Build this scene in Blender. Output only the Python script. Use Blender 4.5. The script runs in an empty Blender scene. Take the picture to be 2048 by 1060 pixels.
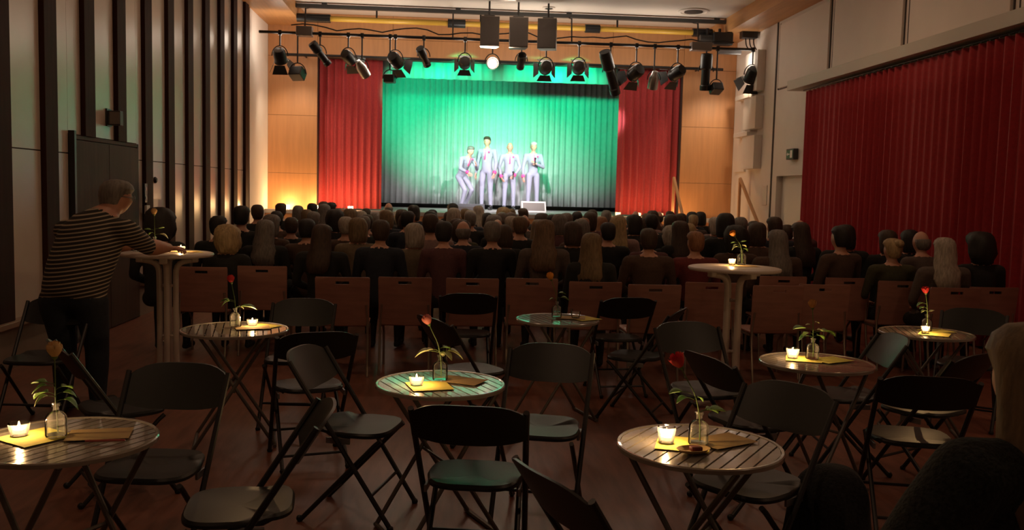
import bpy, bmesh, math, random
from mathutils import Vector, Matrix, Euler, noise
random.seed(7)
S = bpy.context.scene
C = S.collection
PI = math.pi

# ------------------------------------------------------------------ camera
HC = 1.62                                   # eye height of the photographer
PITCH, ROLL, YAW, FPX = .08116, .02395, .0762, 1800.0
fwd = Vector((math.sin(YAW) * math.cos(PITCH), math.cos(YAW) * math.cos(PITCH), -math.sin(PITCH)))
rgt = Vector((math.cos(YAW), -math.sin(YAW), 0))
upv = rgt.cross(fwd)
rgt = rgt * math.cos(ROLL) + upv * math.sin(ROLL)
upv = rgt.cross(fwd)
cam = bpy.data.cameras.new('camera')
cam.sensor_width = 36
cam.lens = FPX / 2048 * 36
cam.clip_start = .05
cam.dof.use_dof = True
cam.dof.focus_distance = 5.0
cam.dof.aperture_fstop = 7.0
camo = bpy.data.objects.new('camera', cam)
C.objects.link(camo)
mw = Matrix((rgt, upv, -fwd)).transposed().to_4x4()
mw.translation = Vector((0, 0, HC))
camo.matrix_world = mw
S.camera = camo

# ------------------------------------------------------------------ world, exposure, large lights
w = bpy.data.worlds.new('world')
S.world = w
w.use_nodes = True
w.node_tree.nodes['Background'].inputs[0].default_value = (.01, .008, .007, 1)
w.node_tree.nodes['Background'].inputs[1].default_value = 1.0
S.view_settings.view_transform = 'Standard'
S.view_settings.look = 'None'
S.view_settings.gamma = 1
S.view_settings.use_curve_mapping = False
S.view_settings.exposure = 0.18
S.cycles.use_denoising = True
S.cycles.sample_clamp_indirect = 4.0
S.cycles.max_bounces = 6
S.cycles.transparent_max_bounces = 16
S.cycles.caustics_reflective = False
S.cycles.caustics_refractive = False

E_WHITE, E_GREEN, E_WARM, E_HALL_FILL, E_CANDLE, E_UPFILL, E_CEIL_FILL = 1050, 1150, 75, 12, 2.0, 760, 11


def light(name, kind, loc, energy, col, target=None, **kw):
    l = bpy.data.lights.new(name, kind)
    l.energy = energy
    l.color = col
    for k, v in kw.items():
        setattr(l, k, v)
    o = bpy.data.objects.new(name, l)
    C.objects.link(o)
    o.location = loc
    if target is not None:
        o.rotation_euler = (Vector(target) - Vector(loc)).to_track_quat('-Z', 'Y').to_euler()
    return o


# ------------------------------------------------------------------ materials
MATS = {}


def mat(name, col, rough=.6, spec=.5, metal=0, noise_amt=0, nscale=20, bump=0, coat=0, sheen=0, stretch=(1, 1, 1), emis=None, estr=0, trans=0):
    if name in MATS:
        return MATS[name]
    m = bpy.data.materials.new(name)
    m.use_nodes = True
    nt = m.node_tree
    b = nt.nodes['Principled BSDF']
    b.inputs['Base Color'].default_value = (*col, 1)
    b.inputs['Roughness'].default_value = rough
    b.inputs['Specular IOR Level'].default_value = spec
    b.inputs['Metallic'].default_value = metal
    b.inputs['Coat Weight'].default_value = coat
    b.inputs['Sheen Weight'].default_value = sheen
    if trans:
        b.inputs['Transmission Weight'].default_value = trans
    if emis:
        b.inputs['Emission Color'].default_value = (*emis, 1)
        b.inputs['Emission Strength'].default_value = estr
    if noise_amt or bump:
        tc = nt.nodes.new('ShaderNodeTexCoord')
        mp = nt.nodes.new('ShaderNodeMapping')
        mp.inputs['Scale'].default_value = stretch
        nz = nt.nodes.new('ShaderNodeTexNoise')
        nz.inputs['Scale'].default_value = nscale
        nz.inputs['Detail'].default_value = 6
        nt.links.new(tc.outputs['Object'], mp.inputs[0])
        nt.links.new(mp.outputs[0], nz.inputs['Vector'])
        if noise_amt:
            rp = nt.nodes.new('ShaderNodeValToRGB')
            rp.color_ramp.elements[0].position = .3
            rp.color_ramp.elements[1].position = .7
            rp.color_ramp.elements[0].color = (*[c * (1 - noise_amt) for c in col], 1)
            rp.color_ramp.elements[1].color = (*[min(1, c * (1 + noise_amt)) for c in col], 1)
            nt.links.new(nz.outputs['Fac'], rp.inputs[0])
            nt.links.new(rp.outputs[0], b.inputs['Base Color'])
        if bump:
            bp = nt.nodes.new('ShaderNodeBump')
            bp.inputs['Strength'].default_value = bump
            bp.inputs['Distance'].default_value = .01
            nt.links.new(nz.outputs['Fac'], bp.inputs['Height'])
            nt.links.new(bp.outputs[0], b.inputs['Normal'])
    MATS[name] = m
    return m


def glass(name, tint=(1, 1, 1), rough=.03, f0=1.45, frost=0):
    if name in MATS:
        return MATS[name]
    m = bpy.data.materials.new(name)
    m.use_nodes = True
    nt = m.node_tree
    nt.nodes.remove(nt.nodes['Principled BSDF'])
    out = nt.nodes['Material Output']
    t = nt.nodes.new('ShaderNodeBsdfTransparent')
    t.inputs[0].default_value = (*tint, 1)
    g = nt.nodes.new('ShaderNodeBsdfGlossy')
    g.inputs['Roughness'].default_value = rough
    fr = nt.nodes.new('ShaderNodeFresnel')
    fr.inputs[0].default_value = f0
    mx = nt.nodes.new('ShaderNodeMixShader')
    nt.links.new(fr.outputs[0], mx.inputs[0])
    if frost:
        tl = nt.nodes.new('ShaderNodeBsdfTranslucent')
        tl.inputs[0].default_value = (1, .97, .93, 1)
        mf = nt.nodes.new('ShaderNodeMixShader')
        mf.inputs[0].default_value = frost
        nt.links.new(t.outputs[0], mf.inputs[1])
        nt.links.new(tl.outputs[0], mf.inputs[2])
        t = mf
    nt.links.new(t.outputs[0], mx.inputs[1])
    nt.links.new(g.outputs[0], mx.inputs[2])
    nt.links.new(mx.outputs[0], out.inputs['Surface'])
    MATS[name] = m
    return m


def emit(name, col, s):
    if name in MATS:
        return MATS[name]
    m = bpy.data.materials.new(name)
    m.use_nodes = True
    b = m.node_tree.nodes['Principled BSDF']
    b.inputs['Base Color'].default_value = (0, 0, 0, 1)
    b.inputs['Emission Color'].default_value = (*col, 1)
    b.inputs['Emission Strength'].default_value = s
    MATS[name] = m
    return m


def stripe_mat(name, dark, lite, period, duty, axis=2, tilt=(0, 0, 0)):
    m = mat(name, dark, rough=.9)
    nt = m.node_tree
    b = nt.nodes['Principled BSDF']
    tc = nt.nodes.new('ShaderNodeTexCoord')
    mp = nt.nodes.new('ShaderNodeMapping')
    mp.inputs['Rotation'].default_value = tilt
    sx = nt.nodes.new('ShaderNodeSeparateXYZ')
    dv = nt.nodes.new('ShaderNodeMath'); dv.operation = 'DIVIDE'; dv.inputs[1].default_value = period
    fr = nt.nodes.new('ShaderNodeMath'); fr.operation = 'FRACT'
    lt = nt.nodes.new('ShaderNodeMath'); lt.operation = 'LESS_THAN'; lt.inputs[1].default_value = duty
    mx = nt.nodes.new('ShaderNodeMix'); mx.data_type = 'RGBA'
    mx.inputs[6].default_value = (*dark, 1); mx.inputs[7].default_value = (*lite, 1)
    nt.links.new(tc.outputs['Object'], mp.inputs[0])
    nt.links.new(mp.outputs[0], sx.inputs[0])
    nt.links.new(sx.outputs[axis], dv.inputs[0])
    nt.links.new(dv.outputs[0], fr.inputs[0])
    nt.links.new(fr.outputs[0], lt.inputs[0])
    nt.links.new(lt.outputs[0], mx.inputs[0])
    nt.links.new(mx.outputs[2], b.inputs['Base Color'])
    return m


M_CEIL = mat('ceiling_white', (.78, .73, .67), .9)
M_WOODO = mat('orange_veneer', (.56, .27, .11), .45, noise_amt=.08, nscale=3, stretch=(6, 6, .5))
M_WOODS = mat('soffit_veneer', (.55, .28, .11), .45, noise_amt=.1, nscale=3, stretch=(6, .5, 6))
M_PANEL = mat('wall_panel_cream', (.62, .53, .45), .28, spec=.45, noise_amt=.03, nscale=4)
M_FIN = mat('wall_fin_dark', (.035, .012, .008), .7, spec=.15, noise_amt=.2, nscale=6, stretch=(4, 4, .4))
M_WHITE = mat('white_plaster', (.78, .72, .66), .8, noise_amt=.03, nscale=2)
M_SEAM = mat('seam_dark', (.05, .04, .035), .8)
M_DOORD = mat('door_brown', (.05, .022, .014), .65, spec=.25, noise_amt=.2, nscale=5, stretch=(3, 3, .3))
M_DOORW = mat('door_white', (.68, .64, .58), .5)
M_LOWER = mat('lower_wall', (.22, .16, .12), .6, noise_amt=.1, nscale=4)
M_LEDGE = mat('ledge_wood', (.26, .17, .12), .5, noise_amt=.1, nscale=4)
M_RED = mat('red_velvet', (.5, .05, .055), .8, sheen=.15, noise_amt=.1, nscale=30)
M_REDW = mat('red_wall_curtain', (.33, .014, .02), .85, sheen=.1, noise_amt=.12, nscale=30)
M_BACKD = mat('grey_backdrop', (.42, .44, .44), .85, noise_amt=.05, nscale=10)
M_STAGE = mat('stage_floor', (.45, .43, .40), .35, noise_amt=.05, nscale=5)
M_FLOOR = mat('hall_floor', (.19, .075, .046), .36, noise_amt=.3, nscale=4, stretch=(5, .7, 1))
M_BLACK = mat('black_metal', (.012, .012, .013), .4)
M_BLACKP = mat('black_plastic', (.010, .0115, .011), .42, spec=.4, noise_amt=.1, nscale=40)
M_DKGREY = mat('dark_grey', (.04, .04, .04), .5)
M_GREYM = mat('grey_metal', (.25, .25, .26), .35, metal=.7)
M_SILVER = mat('silver_metal', (.5, .5, .5), .3, metal=.9)
M_GOLD = mat('ochre_pipe', (.6, .36, .05), .4)
M_TABLE = mat('table_paint', (.27, .24, .20), .2, spec=.6, coat=.9, noise_amt=.08, nscale=12)
M_TABLEF = mat('table_frame', (.10, .09, .075), .35, spec=.6)
M_HIGH = mat('bar_table_white', (.52, .45, .40), .4)
M_CHROME = mat('chair_tube', (.35, .30, .26), .3, metal=.8)
M_CHWOOD = mat('stack_chair_wood', (.31, .15, .115), .5, noise_amt=.12, nscale=6, stretch=(1, 1, 5))
M_GLASS = glass('clear_glass', f0=1.2, frost=.06)
M_VOTIVE = glass('votive_glass', f0=1.25, frost=.07)
M_WATER = glass('water', (.95, .98, .92), .02, 1.12)
M_WAX = mat('wax', (.8, .72, .55), .5)
M_FLAME = emit('flame', (1, .62, .25), 40)
M_NAPK = mat('yellow_napkin', (.55, .47, .09), .9, noise_amt=.05, nscale=40)
M_KRAFT = mat('kraft_card', (.36, .24, .10), .85, noise_amt=.06, nscale=30)
M_STEM = mat('stem_green', (.10, .16, .04), .6)
M_LEAF = mat('leaf_green', (.13, .26, .05), .5, noise_amt=.2, nscale=40)
M_LEAFP = mat('leaf_pale', (.42, .45, .22), .5, noise_amt=.1, nscale=40)
M_RAIL = mat('handrail_wood', (.55, .30, .14), .45)
M_SPKR = mat('speaker_grille', (.06, .05, .045), .8, noise_amt=.2, nscale=200)
M_SPKT = mat('speaker_case', (.16, .14, .12), .6)
M_PELM = mat('pelmet_cream', (.56, .52, .44), .6)
M_SIGNG = mat('sign_green', (.02, .16, .08), .5)
M_SIGNW = mat('sign_white', (.8, .8, .78), .5)

SKIN = {'fair': mat('skin_fair', (.55, .30, .21), .55), 'tan': mat('skin_tan', (.45, .22, .14), .55)}
HAIRC = {'black': (.012, .010, .009), 'brown': (.045, .026, .015), 'lightbrown': (.13, .08, .045), 'darkblonde': (.15, .10, .05), 'blonde': (.36, .26, .13), 'grey': (.15, .135, .12), 'lightgrey': (.33, .29, .24), 'auburn': (.24, .11, .05), 'white': (.5, .47, .43)}
HAIRM = {k: mat('hair_' + k, v, .65, noise_amt=.35, nscale=60, stretch=(1, 1, .2), bump=.3) for k, v in HAIRC.items()}
TOPC = {'black': (.010, .011, .010), 'navy': (.012, .016, .025), 'brown': (.055, .032, .022), 'plum': (.075, .03, .032), 'sand': (.13, .10, .065), 'pink': (.20, .13, .12), 'red': (.11, .02, .02), 'greybrown': (.075, .058, .05), 'olive': (.04, .04, .018), 'grey': (.05, .05, .05)}
TOPM = {k: mat('cloth_' + k, tuple(c * 1.25 for c in v), .9, noise_amt=.15, nscale=50) for k, v in TOPC.items()}
M_JEANS = mat('dark_jeans', (.012, .018, .028), .85, noise_amt=.2, nscale=60)
M_TROUS = mat('dark_trousers', (.012, .012, .014), .85)
M_SHOE = mat('shoes', (.012, .010, .01), .5)
M_SUIT = mat('stage_suit', (.26, .27, .34), .8)
M_SHIRT = mat('white_shirt', (.6, .58, .56), .8)
M_PINK = mat('pink_accent', (.75, .06, .22), .7)
M_EYE = mat('eye_dark', (.02, .015, .012), .3)


# ------------------------------------------------------------------ mesh builder
class MB:
    def __init__(s, M=None):
        s.v, s.f, s.mi = [], [], []
        s.M = M or Matrix.Identity(4)
        s.cur = 0

    def add(s, vs, fs):
        o = len(s.v)
        s.v += [tuple(s.M @ Vector(p)) for p in vs]
        s.f += [tuple(i + o for i in f) for f in fs]
        s.mi += [s.cur] * len(fs)
        return s

    def box(s, x0, x1, y0, y1, z0, z1, b=0):
        if b <= 0:
            vs = [(x, y, z) for x in (x0, x1) for y in (y0, y1) for z in (z0, z1)]
            return s.add(vs, [(0, 1, 3, 2), (4, 6, 7, 5), (0, 4, 5, 1), (2, 3, 7, 6), (0, 2, 6, 4), (1, 5, 7, 3)])
        bm = bmesh.new()
        bmesh.ops.create_cube(bm, size=1)
        for v in bm.verts:
            v.co = Vector(((x0 + x1) / 2 + v.co.x * (x1 - x0), (y0 + y1) / 2 + v.co.y * (y1 - y0), (z0 + z1) / 2 + v.co.z * (z1 - z0)))
        bmesh.ops.bevel(bm, geom=bm.edges[:], offset=b, segments=2, affect='EDGES', profile=.5)
        bm.verts.index_update()
        s.add([v.co[:] for v in bm.verts], [[v.index for v in f.verts] for f in bm.faces])
        bm.free()
        return s

    def bm(s, bm):
        bm.verts.index_update()
        return s.add([v.co[:] for v in bm.verts], [[v.index for v in f.verts] for f in bm.faces])

    def tube(s, pts, r, n=8, caps=True, smoothpath=0):
        pts = [Vector(p) for p in pts]
        for _ in range(smoothpath):
            q = [pts[0]]
            for a, b in zip(pts, pts[1:]):
                q += [a * .75 + b * .25, a * .25 + b * .75]
            pts = q + [pts[-1]]
        rs = r if isinstance(r, (list, tuple)) else [r] * len(pts)
        if len(rs) != len(pts):
            rs = [rs[0] + (rs[-1] - rs[0]) * i / (len(pts) - 1) for i in range(len(pts))]
        vs, fs = [], []
        t0 = (pts[1] - pts[0]).normalized()
        ref = Vector((0, 0, 1)) if abs(t0.z) < .9 else Vector((1, 0, 0))
        nrm = t0.cross(ref).normalized()
        for i, p in enumerate(pts):
            t = ((pts[min(i + 1, len(pts) - 1)] - pts[max(i - 1, 0)])).normalized()
            nrm = (nrm - t * nrm.dot(t)).normalized()
            bn = t.cross(nrm)
            for k in range(n):
                a = 2 * PI * k / n
                vs.append(p + (nrm * math.cos(a) + bn * math.sin(a)) * rs[i])
        for i in range(len(pts) - 1):
            for k in range(n):
                fs.append((i * n + k, i * n + (k + 1) % n, (i + 1) * n + (k + 1) % n, (i + 1) * n + k))
        if caps:
            fs.append(tuple(range(n - 1, -1, -1)))
            fs.append(tuple((len(pts) - 1) * n + k for k in range(n)))
        return s.add(vs, fs)

    def rings(s, rings, caps=(True, True)):
        n = len(rings[0])
        vs = [p for r in rings for p in r]
        fs = []
        for i in range(len(rings) - 1):
            for k in range(n):
                fs.append((i * n + k, i * n + (k + 1) % n, (i + 1) * n + (k + 1) % n, (i + 1) * n + k))
        if caps[0]:
            fs.append(tuple(range(n - 1, -1, -1)))
        if caps[1]:
            fs.append(tuple((len(rings) - 1) * n + k for k in range(n)))
        return s.add(vs, fs)

    def lathe(s, prof, n=20, c=(0, 0, 0), caps=(True, True)):
        rg = [[(c[0] + r * math.cos(2 * PI * k / n), c[1] + r * math.sin(2 * PI * k / n), c[2] + z) for k in range(n)] for r, z in prof]
        return s.rings(rg, caps)

    def ell(s, c, r, n=12, m=8):
        prof = [(math.sin(PI * i / m), -math.cos(PI * i / m)) for i in range(m + 1)]
        prof[0] = (.02, -1); prof[-1] = (.02, 1)
        rg = [[(c[0] + r[0] * a * math.cos(2 * PI * k / n), c[1] + r[1] * a * math.sin(2 * PI * k / n), c[2] + r[2] * z) for k in range(n)] for a, z in prof]
        return s.rings(rg)

    def prism(s, poly, axis, a, b):
        # poly 2D in the plane of the two other axes, extruded from a to b
        def p3(u, v, t):
            return {0: (t, u, v), 1: (u, t, v), 2: (u, v, t)}[axis]
        n = len(poly)
        vs = [p3(u, v, a) for u, v in poly] + [p3(u, v, b) for u, v in poly]
        fs = [tuple(range(n)), tuple(range(2 * n - 1, n - 1, -1))] + [(i, (i + 1) % n, n + (i + 1) % n, n + i) for i in range(n)]
        return s.add(vs, fs)

    def mesh(s, name, mats, smooth=True, fix=True):
        me = bpy.data.meshes.new(name)
        me.from_pydata(s.v, [], s.f)
        for m in (mats if isinstance(mats, (list, tuple)) else [mats]):
            me.materials.append(m)
        if any(s.mi):
            me.polygons.foreach_set('material_index', s.mi)
        if fix:
            bm = bmesh.new(); bm.from_mesh(me)
            bmesh.ops.recalc_face_normals(bm, faces=bm.faces)
            bm.to_mesh(me); bm.free()
        if smooth:
            me.polygons.foreach_set('use_smooth', [True] * len(me.polygons))
            try:
                me.set_sharp_from_angle(angle=math.radians(38))
            except Exception:
                pass
        me.update()
        return me

    def build(s, name, mats, parent=None, smooth=True):
        return link(name, s.mesh(name, mats, smooth), parent)


def link(name, data, parent=None):
    o = bpy.data.objects.new(name, data)
    C.objects.link(o)
    if parent is not None:
        o.parent = parent
    return o


def tag(o, label, cat, group=None):
    o['label'] = label
    o['category'] = cat
    if group:
        o['group'] = group
    return o


def thing(name, loc=(0, 0, 0), rz=0, label='', cat='', group=None, scale=1):
    o = link(name, None)
    o.empty_display_size = .1
    o.location = loc
    o.rotation_euler = (0, 0, rz)
    o.scale = (scale,) * 3 if not isinstance(scale, (tuple, list)) else scale
    return tag(o, label, cat, group)


def struct(o, label=None):
    o['kind'] = 'structure'
    if label:
        o['label'] = label
    return o


def copy_tree(o, parent=None):
    c = o.copy()
    C.objects.link(c)
    c.parent = parent
    for ch in CH.get(o.name, []):
        copy_tree(ch, c)
    return c


CH = {}


def remember(root):
    for o in C.objects:
        if o.parent is not None:
            CH.setdefault(o.parent.name, [])
            if o not in CH[o.parent.name]:
                CH[o.parent.name].append(o)


def ang(fx, fy):
    return math.atan2(-fx, fy)


# ================================================================== SETTING
XL, XR, YB, YN, ZC, ZS = -3.7, 6.2, 19.2, -3.0, 5.2, 4.93
YS = 24.0          # stage back
ZST = 1.15         # stage floor
# ---- floor
struct(MB().box(XL - .1, XR + .1, YN, YB, -.1, 0).build('floor', M_FLOOR, smooth=False), 'dark reddish brown wooden hall floor')

# ---- ceiling, soffits, back wall behind the camera
struct(MB().box(XL - .1, XR + .1, YN, YB + .1, ZC, ZC + .15).build('ceiling', M_CEIL, smooth=False), 'white plaster ceiling above the hall')
struct(MB().box(XL, XL + .75, YN, YB, ZS, ZC - .002).build('trim_1', M_WOODS, smooth=False), 'wooden soffit along the left side of the ceiling')
struct(MB().box(XR - .62, XR, YN, YB, ZS - .02, ZC - .002).build('trim_2', M_WOODS, smooth=False), 'wooden soffit along the right side of the ceiling')
struct(MB().box(XL - .1, XR + .1, YN - .15, YN, -.1, ZC + .15).build('wall_near', M_WHITE, smooth=False))

# ---- left wall: cream panels, dark fins, lower wall with ledge, door
wl = struct(MB().box(XL - .2, XL - .03, YN, 17.45, -.1, ZC).build('wall_left', M_SEAM, smooth=False), 'left hall wall of cream panels between dark vertical wooden fins')
FY = [7.95 + i * .925 for i in range(11)]            # far edge of each fin
FWD = .27
DOOR0, DOOR1 = 9.27, 11.12
y0 = YN
fins = [FY[0] - .925 * (k + 1) for k in range(12)][::-1] + FY
prev = YN
for fy in fins:
    a, b = prev, fy - FWD
    if b - a > .1 and b > YN:
        for z0, z1 in ((.42, 1.89), (1.9, ZS)):
            # panels interrupted by the door
            segs = [(a, b, z0)]
            if a < DOOR1 and b > DOOR0:
                segs = [(a, min(b, DOOR0 - .06), z0), (max(a, DOOR1 + .06), b, z0)]
                if z0 > 1.8:
                    segs.append((max(a, DOOR0 - .06), min(b, DOOR1 + .06), 2.09))
            for p, q, zz0 in segs:
                if q - p > .03:
                    MB().box(XL - .03, XL, p + .002, q - .002, zz0, z1, .001).build('panel', M_PANEL, wl, smooth=False)
        # strip beside the door above the seam
    if fy > YN + .3:
        zb = 2.08 if DOOR0 < fy - FWD / 2 < DOOR1 else .42
        MB().box(XL - .03, XL + .05, fy - FWD, fy, zb, ZS, .004).build('fin', M_FIN, wl, smooth=False)
    prev = fy
struct(MB().box(XL - .02, XL + .02, YN, DOOR0 - .06, 0, .40).box(XL - .02, XL + .02, DOOR1 + .06, 17.45, 0, .40).build('baseboard_left', M_LOWER, smooth=False), 'low brown wall base under the left panels')
struct(MB().box(XL - .02, XL + .09, YN, DOOR0 - .06, .37, .42, .006).box(XL - .02, XL + .09, DOOR1 + .06, 17.45, .37, .42, .006).build('trim_3', M_LEDGE, smooth=False), 'narrow wooden ledge along the left wall')
d = struct(MB().box(XL - .03, XL + .015, DOOR0, DOOR1, .005, 2.04).build('door_1', M_DOORD, smooth=False), 'dark brown double door in the left wall')
ym = (DOOR0 + DOOR1) / 2
for a, b in ((DOOR0 + .01, ym - .004), (ym + .004, DOOR1 - .01)):
    MB().box(XL + .015, XL + .04, a, b, .01, 2.03, .004).build('door_leaf', M_DOORD, d, smooth=False)
MB().box(XL - .02, XL + .06, DOOR0 - .055, DOOR0 - .005, 0, 2.12, .003).build('door_frame', M_BLACK, d, smooth=False)
MB().box(XL - .02, XL + .03, DOOR1 + .005, DOOR1 + .05, 0, 2.08, .003).build('door_frame', M_DOORD, d, smooth=False)
MB().box(XL - .02, XL + .03, DOOR0 - .005, DOOR1 + .05, 2.04, 2.08, .003).build('door_frame', M_DOORD, d, smooth=False)
h = MB()
h.tube([(XL + .04, ym + .08, 1.05), (XL + .09, ym + .08, 1.05), (XL + .09, ym + .2, 1.05)], .01, 6)
h.box(XL + .038, XL + .046, ym + .06, ym + .1, .95, 1.12)
h.build('handle', M_GREYM, d)
# white return between the striped wall and the stage wall
struct(MB().box(XL - .2, XL + .01, 17.45, YB, -.1, ZC).build('wall_left_return', M_WHITE, smooth=False), 'white strip of wall beside the left orange panel')

# ---- right wall
DR0, DR1 = 15.05, 16.55
rw = MB()
rw.box(XR, XR + .25, YN, DR0, -.1, ZC).box(XR, XR + .25, DR1, YB, -.1, ZC).box(XR, XR + .25, DR0, DR1, 2.03, ZC).box(XR + .2, XR + .3, DR0, DR1, -.1, 2.03)
wr = struct(rw.build('wall_right', M_WHITE, smooth=False), 'white plaster right wall with raised panels')
MB().box(XR - .012, XR, 16.78, 16.84, 0, ZS - .02).build('groove', M_SEAM, wr, smooth=False)
# upper wall panels over the curtain, with dark double joints
edges = [16.72, 14.36, 11.97, 9.58, 7.2]
for i in range(4):
    b, a = edges[i] - .05, edges[i + 1] + .06
    MB().box(XR - .03, XR, a + .04, b - .04, 3.66, 4.84, .006).build('wall_panel', M_WHITE, wr, smooth=False)
    MB().box(XR - .014, XR, b - .01, b + .012, 3.64, 4.86).build('joint', M_SEAM, wr, smooth=False)
    MB().box(XR - .014, XR, a - .012, a + .01, 3.6, 4.9).build('joint', M_SEAM, wr, smooth=False)
    MB().box(XR - .008, XR, a, b, 3.635, 3.65).build('joint', M_SEAM, wr, smooth=False)
# acoustic relief boxes near the stage
for z0, z1 in ((3.72, 4.5), (2.98, 3.62), (2.19, 2.85)):
    MB().box(XR - .16, XR, 17.42, 18.15, z0, z1, .008).build('relief_panel', M_WHITE, wr, smooth=False)
    MB().box(XR - .05, XR, 18.3, 18.95, z0 - .04, z1 + .03, .006).build('relief_panel', M_WHITE, wr, smooth=False)
for z in (3.66, 2.9):
    MB().box(XR - .2, XR, 17.75, 18.6, z - .05, z + .04, .006).build('relief_bar', M_WHITE, wr, smooth=False)
MB().box(XR - .012, XR, 17.0, 17.24, 1.48, 1.86, .004).build('hatch', M_DOORW, wr, smooth=False)
d = struct(MB().box(XR + .12, XR + .17, DR0 + .002, DR1 - .002, .003, 2.028).build('door_2', M_DOORW, smooth=False), 'white door set back in the right wall')
MB().box(XR + .105, XR + .12, DR0 + .04, DR1 - .04, .02, 1.99, .005).build('door_leaf', M_DOORW, d, smooth=False)
MB().box(XR + .10, XR + .106, DR0 + .28, DR0 + .29, .02, 1.99).build('door_gap', M_SEAM, d, smooth=False)
MB().tube([(XR + .105, DR0 + .36, 1.05), (XR + .05, DR0 + .36, 1.05), (XR + .05, DR0 + .48, 1.05)], .01, 6).build('handle', M_GREYM, d)

# ---- proscenium wall in orange veneer panels
OX0, OX1, OZ = -2.66, 5.03, 4.31
pw = MB().box(XL - .1, OX0 - .02, YB + .03, YB + .2, -.1, ZC + .1).box(OX1 + .02, XR + .1, YB + .03, YB + .2, -.1, ZC + .1).box(OX0 - .02, OX1 + .02, YB + .03, YB + .2, OZ, ZC + .1)
pw = struct(pw.build('wall_stage', M_SEAM, smooth=False), 'orange wood veneer wall around the stage opening')


def vpanel(x0, x1, z0, z1):
    MB().box(x0 + .003, x1 - .003, YB, YB + .03, z0 + .003, z1 - .003, .002).build('veneer_panel', M_WOODO, pw, smooth=False)


for x0, x1 in ((XL + .01, OX0 - .02), (OX1 + .02, XR)):
    for z0, z1 in ((0, 1.9), (1.9, 3.1), (3.1, 4.31), (4.31, ZC)):
        vpanel(x0, x1, z0, z1)
n = 5
for i in range(n):
    a = OX0 - .02 + (OX1 - OX0 + .04) * i / n
    b = OX0 - .02 + (OX1 - OX0 + .04) * (i + 1) / n
    vpanel(a, b, OZ, 4.72)
    vpanel(a, b, 4.72, ZC)

# ---- stage
stg = MB().box(XL, XR, 18.85, YS + .3, ZST - .08, ZST)
st = struct(stg.build('floor_stage', M_STAGE, smooth=False), 'pale stage floor')
for i in range(8):
    a = XL + (XR - XL - 1.3) * i / 8
    b = XL + (XR - XL - 1.3) * (i + 1) / 8
    MB().box(a + .003, b - .003, 18.86, 18.9, .005, ZST - .082, .003).build('front_panel', M_WOODO, st, smooth=False)
struct(MB().box(-3.4, 5.9, YS + .1, YS + .25, ZST, 6).box(-3.6, -3.4, YB + .2, YS + .25, ZST, 6).box(5.9, 6.1, YB + .2, YS + .25, ZST, 6).build('wall_stage_house', M_DKGREY, smooth=False), 'dark walls of the stage house')
struct(MB().box(-3.6, 6.1, YB + .2, YS + .25, 6, 6.1).build('ceiling_stage_house', M_DKGREY, smooth=False))
# stairs from stage to hall at the right
sw = thing('stage_stairs', (5.45, 18.2, 0), 0, 'small wooden stairs leading up to the stage at the right', 'stairs')
for i in range(5):
    zt = ZST - .2 * (i + 1)
    MB().box(-.62, .62, .42 - .26 * (i + 1), .42 - .26 * i, .001, zt - .004, .004).build('step', M_WOODO, sw, smooth=False)
MB().box(-.62, .62, .421, .64, .001, ZST - .086, .004).build('landing', M_WOODO, sw, smooth=False)
for (x, ya, yb, lab) in ((4.86, 18.95, 18.0, 'left slanted wooden handrail in front of the red stage curtain'), (6.02, 18.1, 16.9, 'right wooden handrail casting a shadow on the white wall')):
    hr = thing('handrail', (x, yb, 0), 0, lab, 'handrail')
    zt = 2.0
    MB().tube([(0, ya - yb, zt), (0, 0, 1.1)], .035, 8).build('rail', M_RAIL, hr)
    MB().box(-.025, .025, ya - yb - .03, ya - yb + .03, (ZST if ya > 18.8 else .78), zt, .005).build('post', M_RAIL, hr)
    MB().box(-.025, .025, -.03, .03, .001, 1.12, .005).build('post', M_RAIL, hr)


# ---- curtains
def pleat(name, x0, x1, z0, z1, m, amp, per, axis='x', pos=0, parent=None, seed=0, nz=8, scallop=0):
    L = abs(x1 - x0)
    nn = max(8, int(L / per * 10))
    rnd = random.Random(seed)
    ph = [rnd.uniform(-.5, .5) for _ in range(40)]
    vs, fs = [], []
    for j in range(nz + 1):
        t = j / nz
        for i in range(nn + 1):
            u = x0 + (x1 - x0) * i / nn
            q = abs(u - x0) / per
            a = 2 * PI * q + .6 * math.sin(q * .9 + ph[0] * 6) + .25 * math.sin(q * 2.3 + t * .7)
            s_ = math.sin(a)
            dd = amp * (s_ * .75 + .25 * math.sin(2 * a + 1)) * (.75 + .25 * math.sin(q * .37 + ph[1] * 6)) * (.8 + .2 * t)
            z = z1 + (z0 - z1) * t
            vs.append((u, pos + dd, z) if axis == 'x' else (pos + dd, u, z))
    W = nn + 1
    for j in range(nz):
        for i in range(nn):
            fs.append((j * W + i, j * W + i + 1, (j + 1) * W + i + 1, (j + 1) * W + i))
    mb = MB().add(vs, fs)
    me = mb.mesh(name, m, True, fix=False)
    me.polygons.foreach_set('use_smooth', [True] * len(me.polygons))
    o = link(name, me, parent)
    md = o.modifiers.new('thick', 'SOLIDIFY')
    md.thickness = .006
    return o


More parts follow.
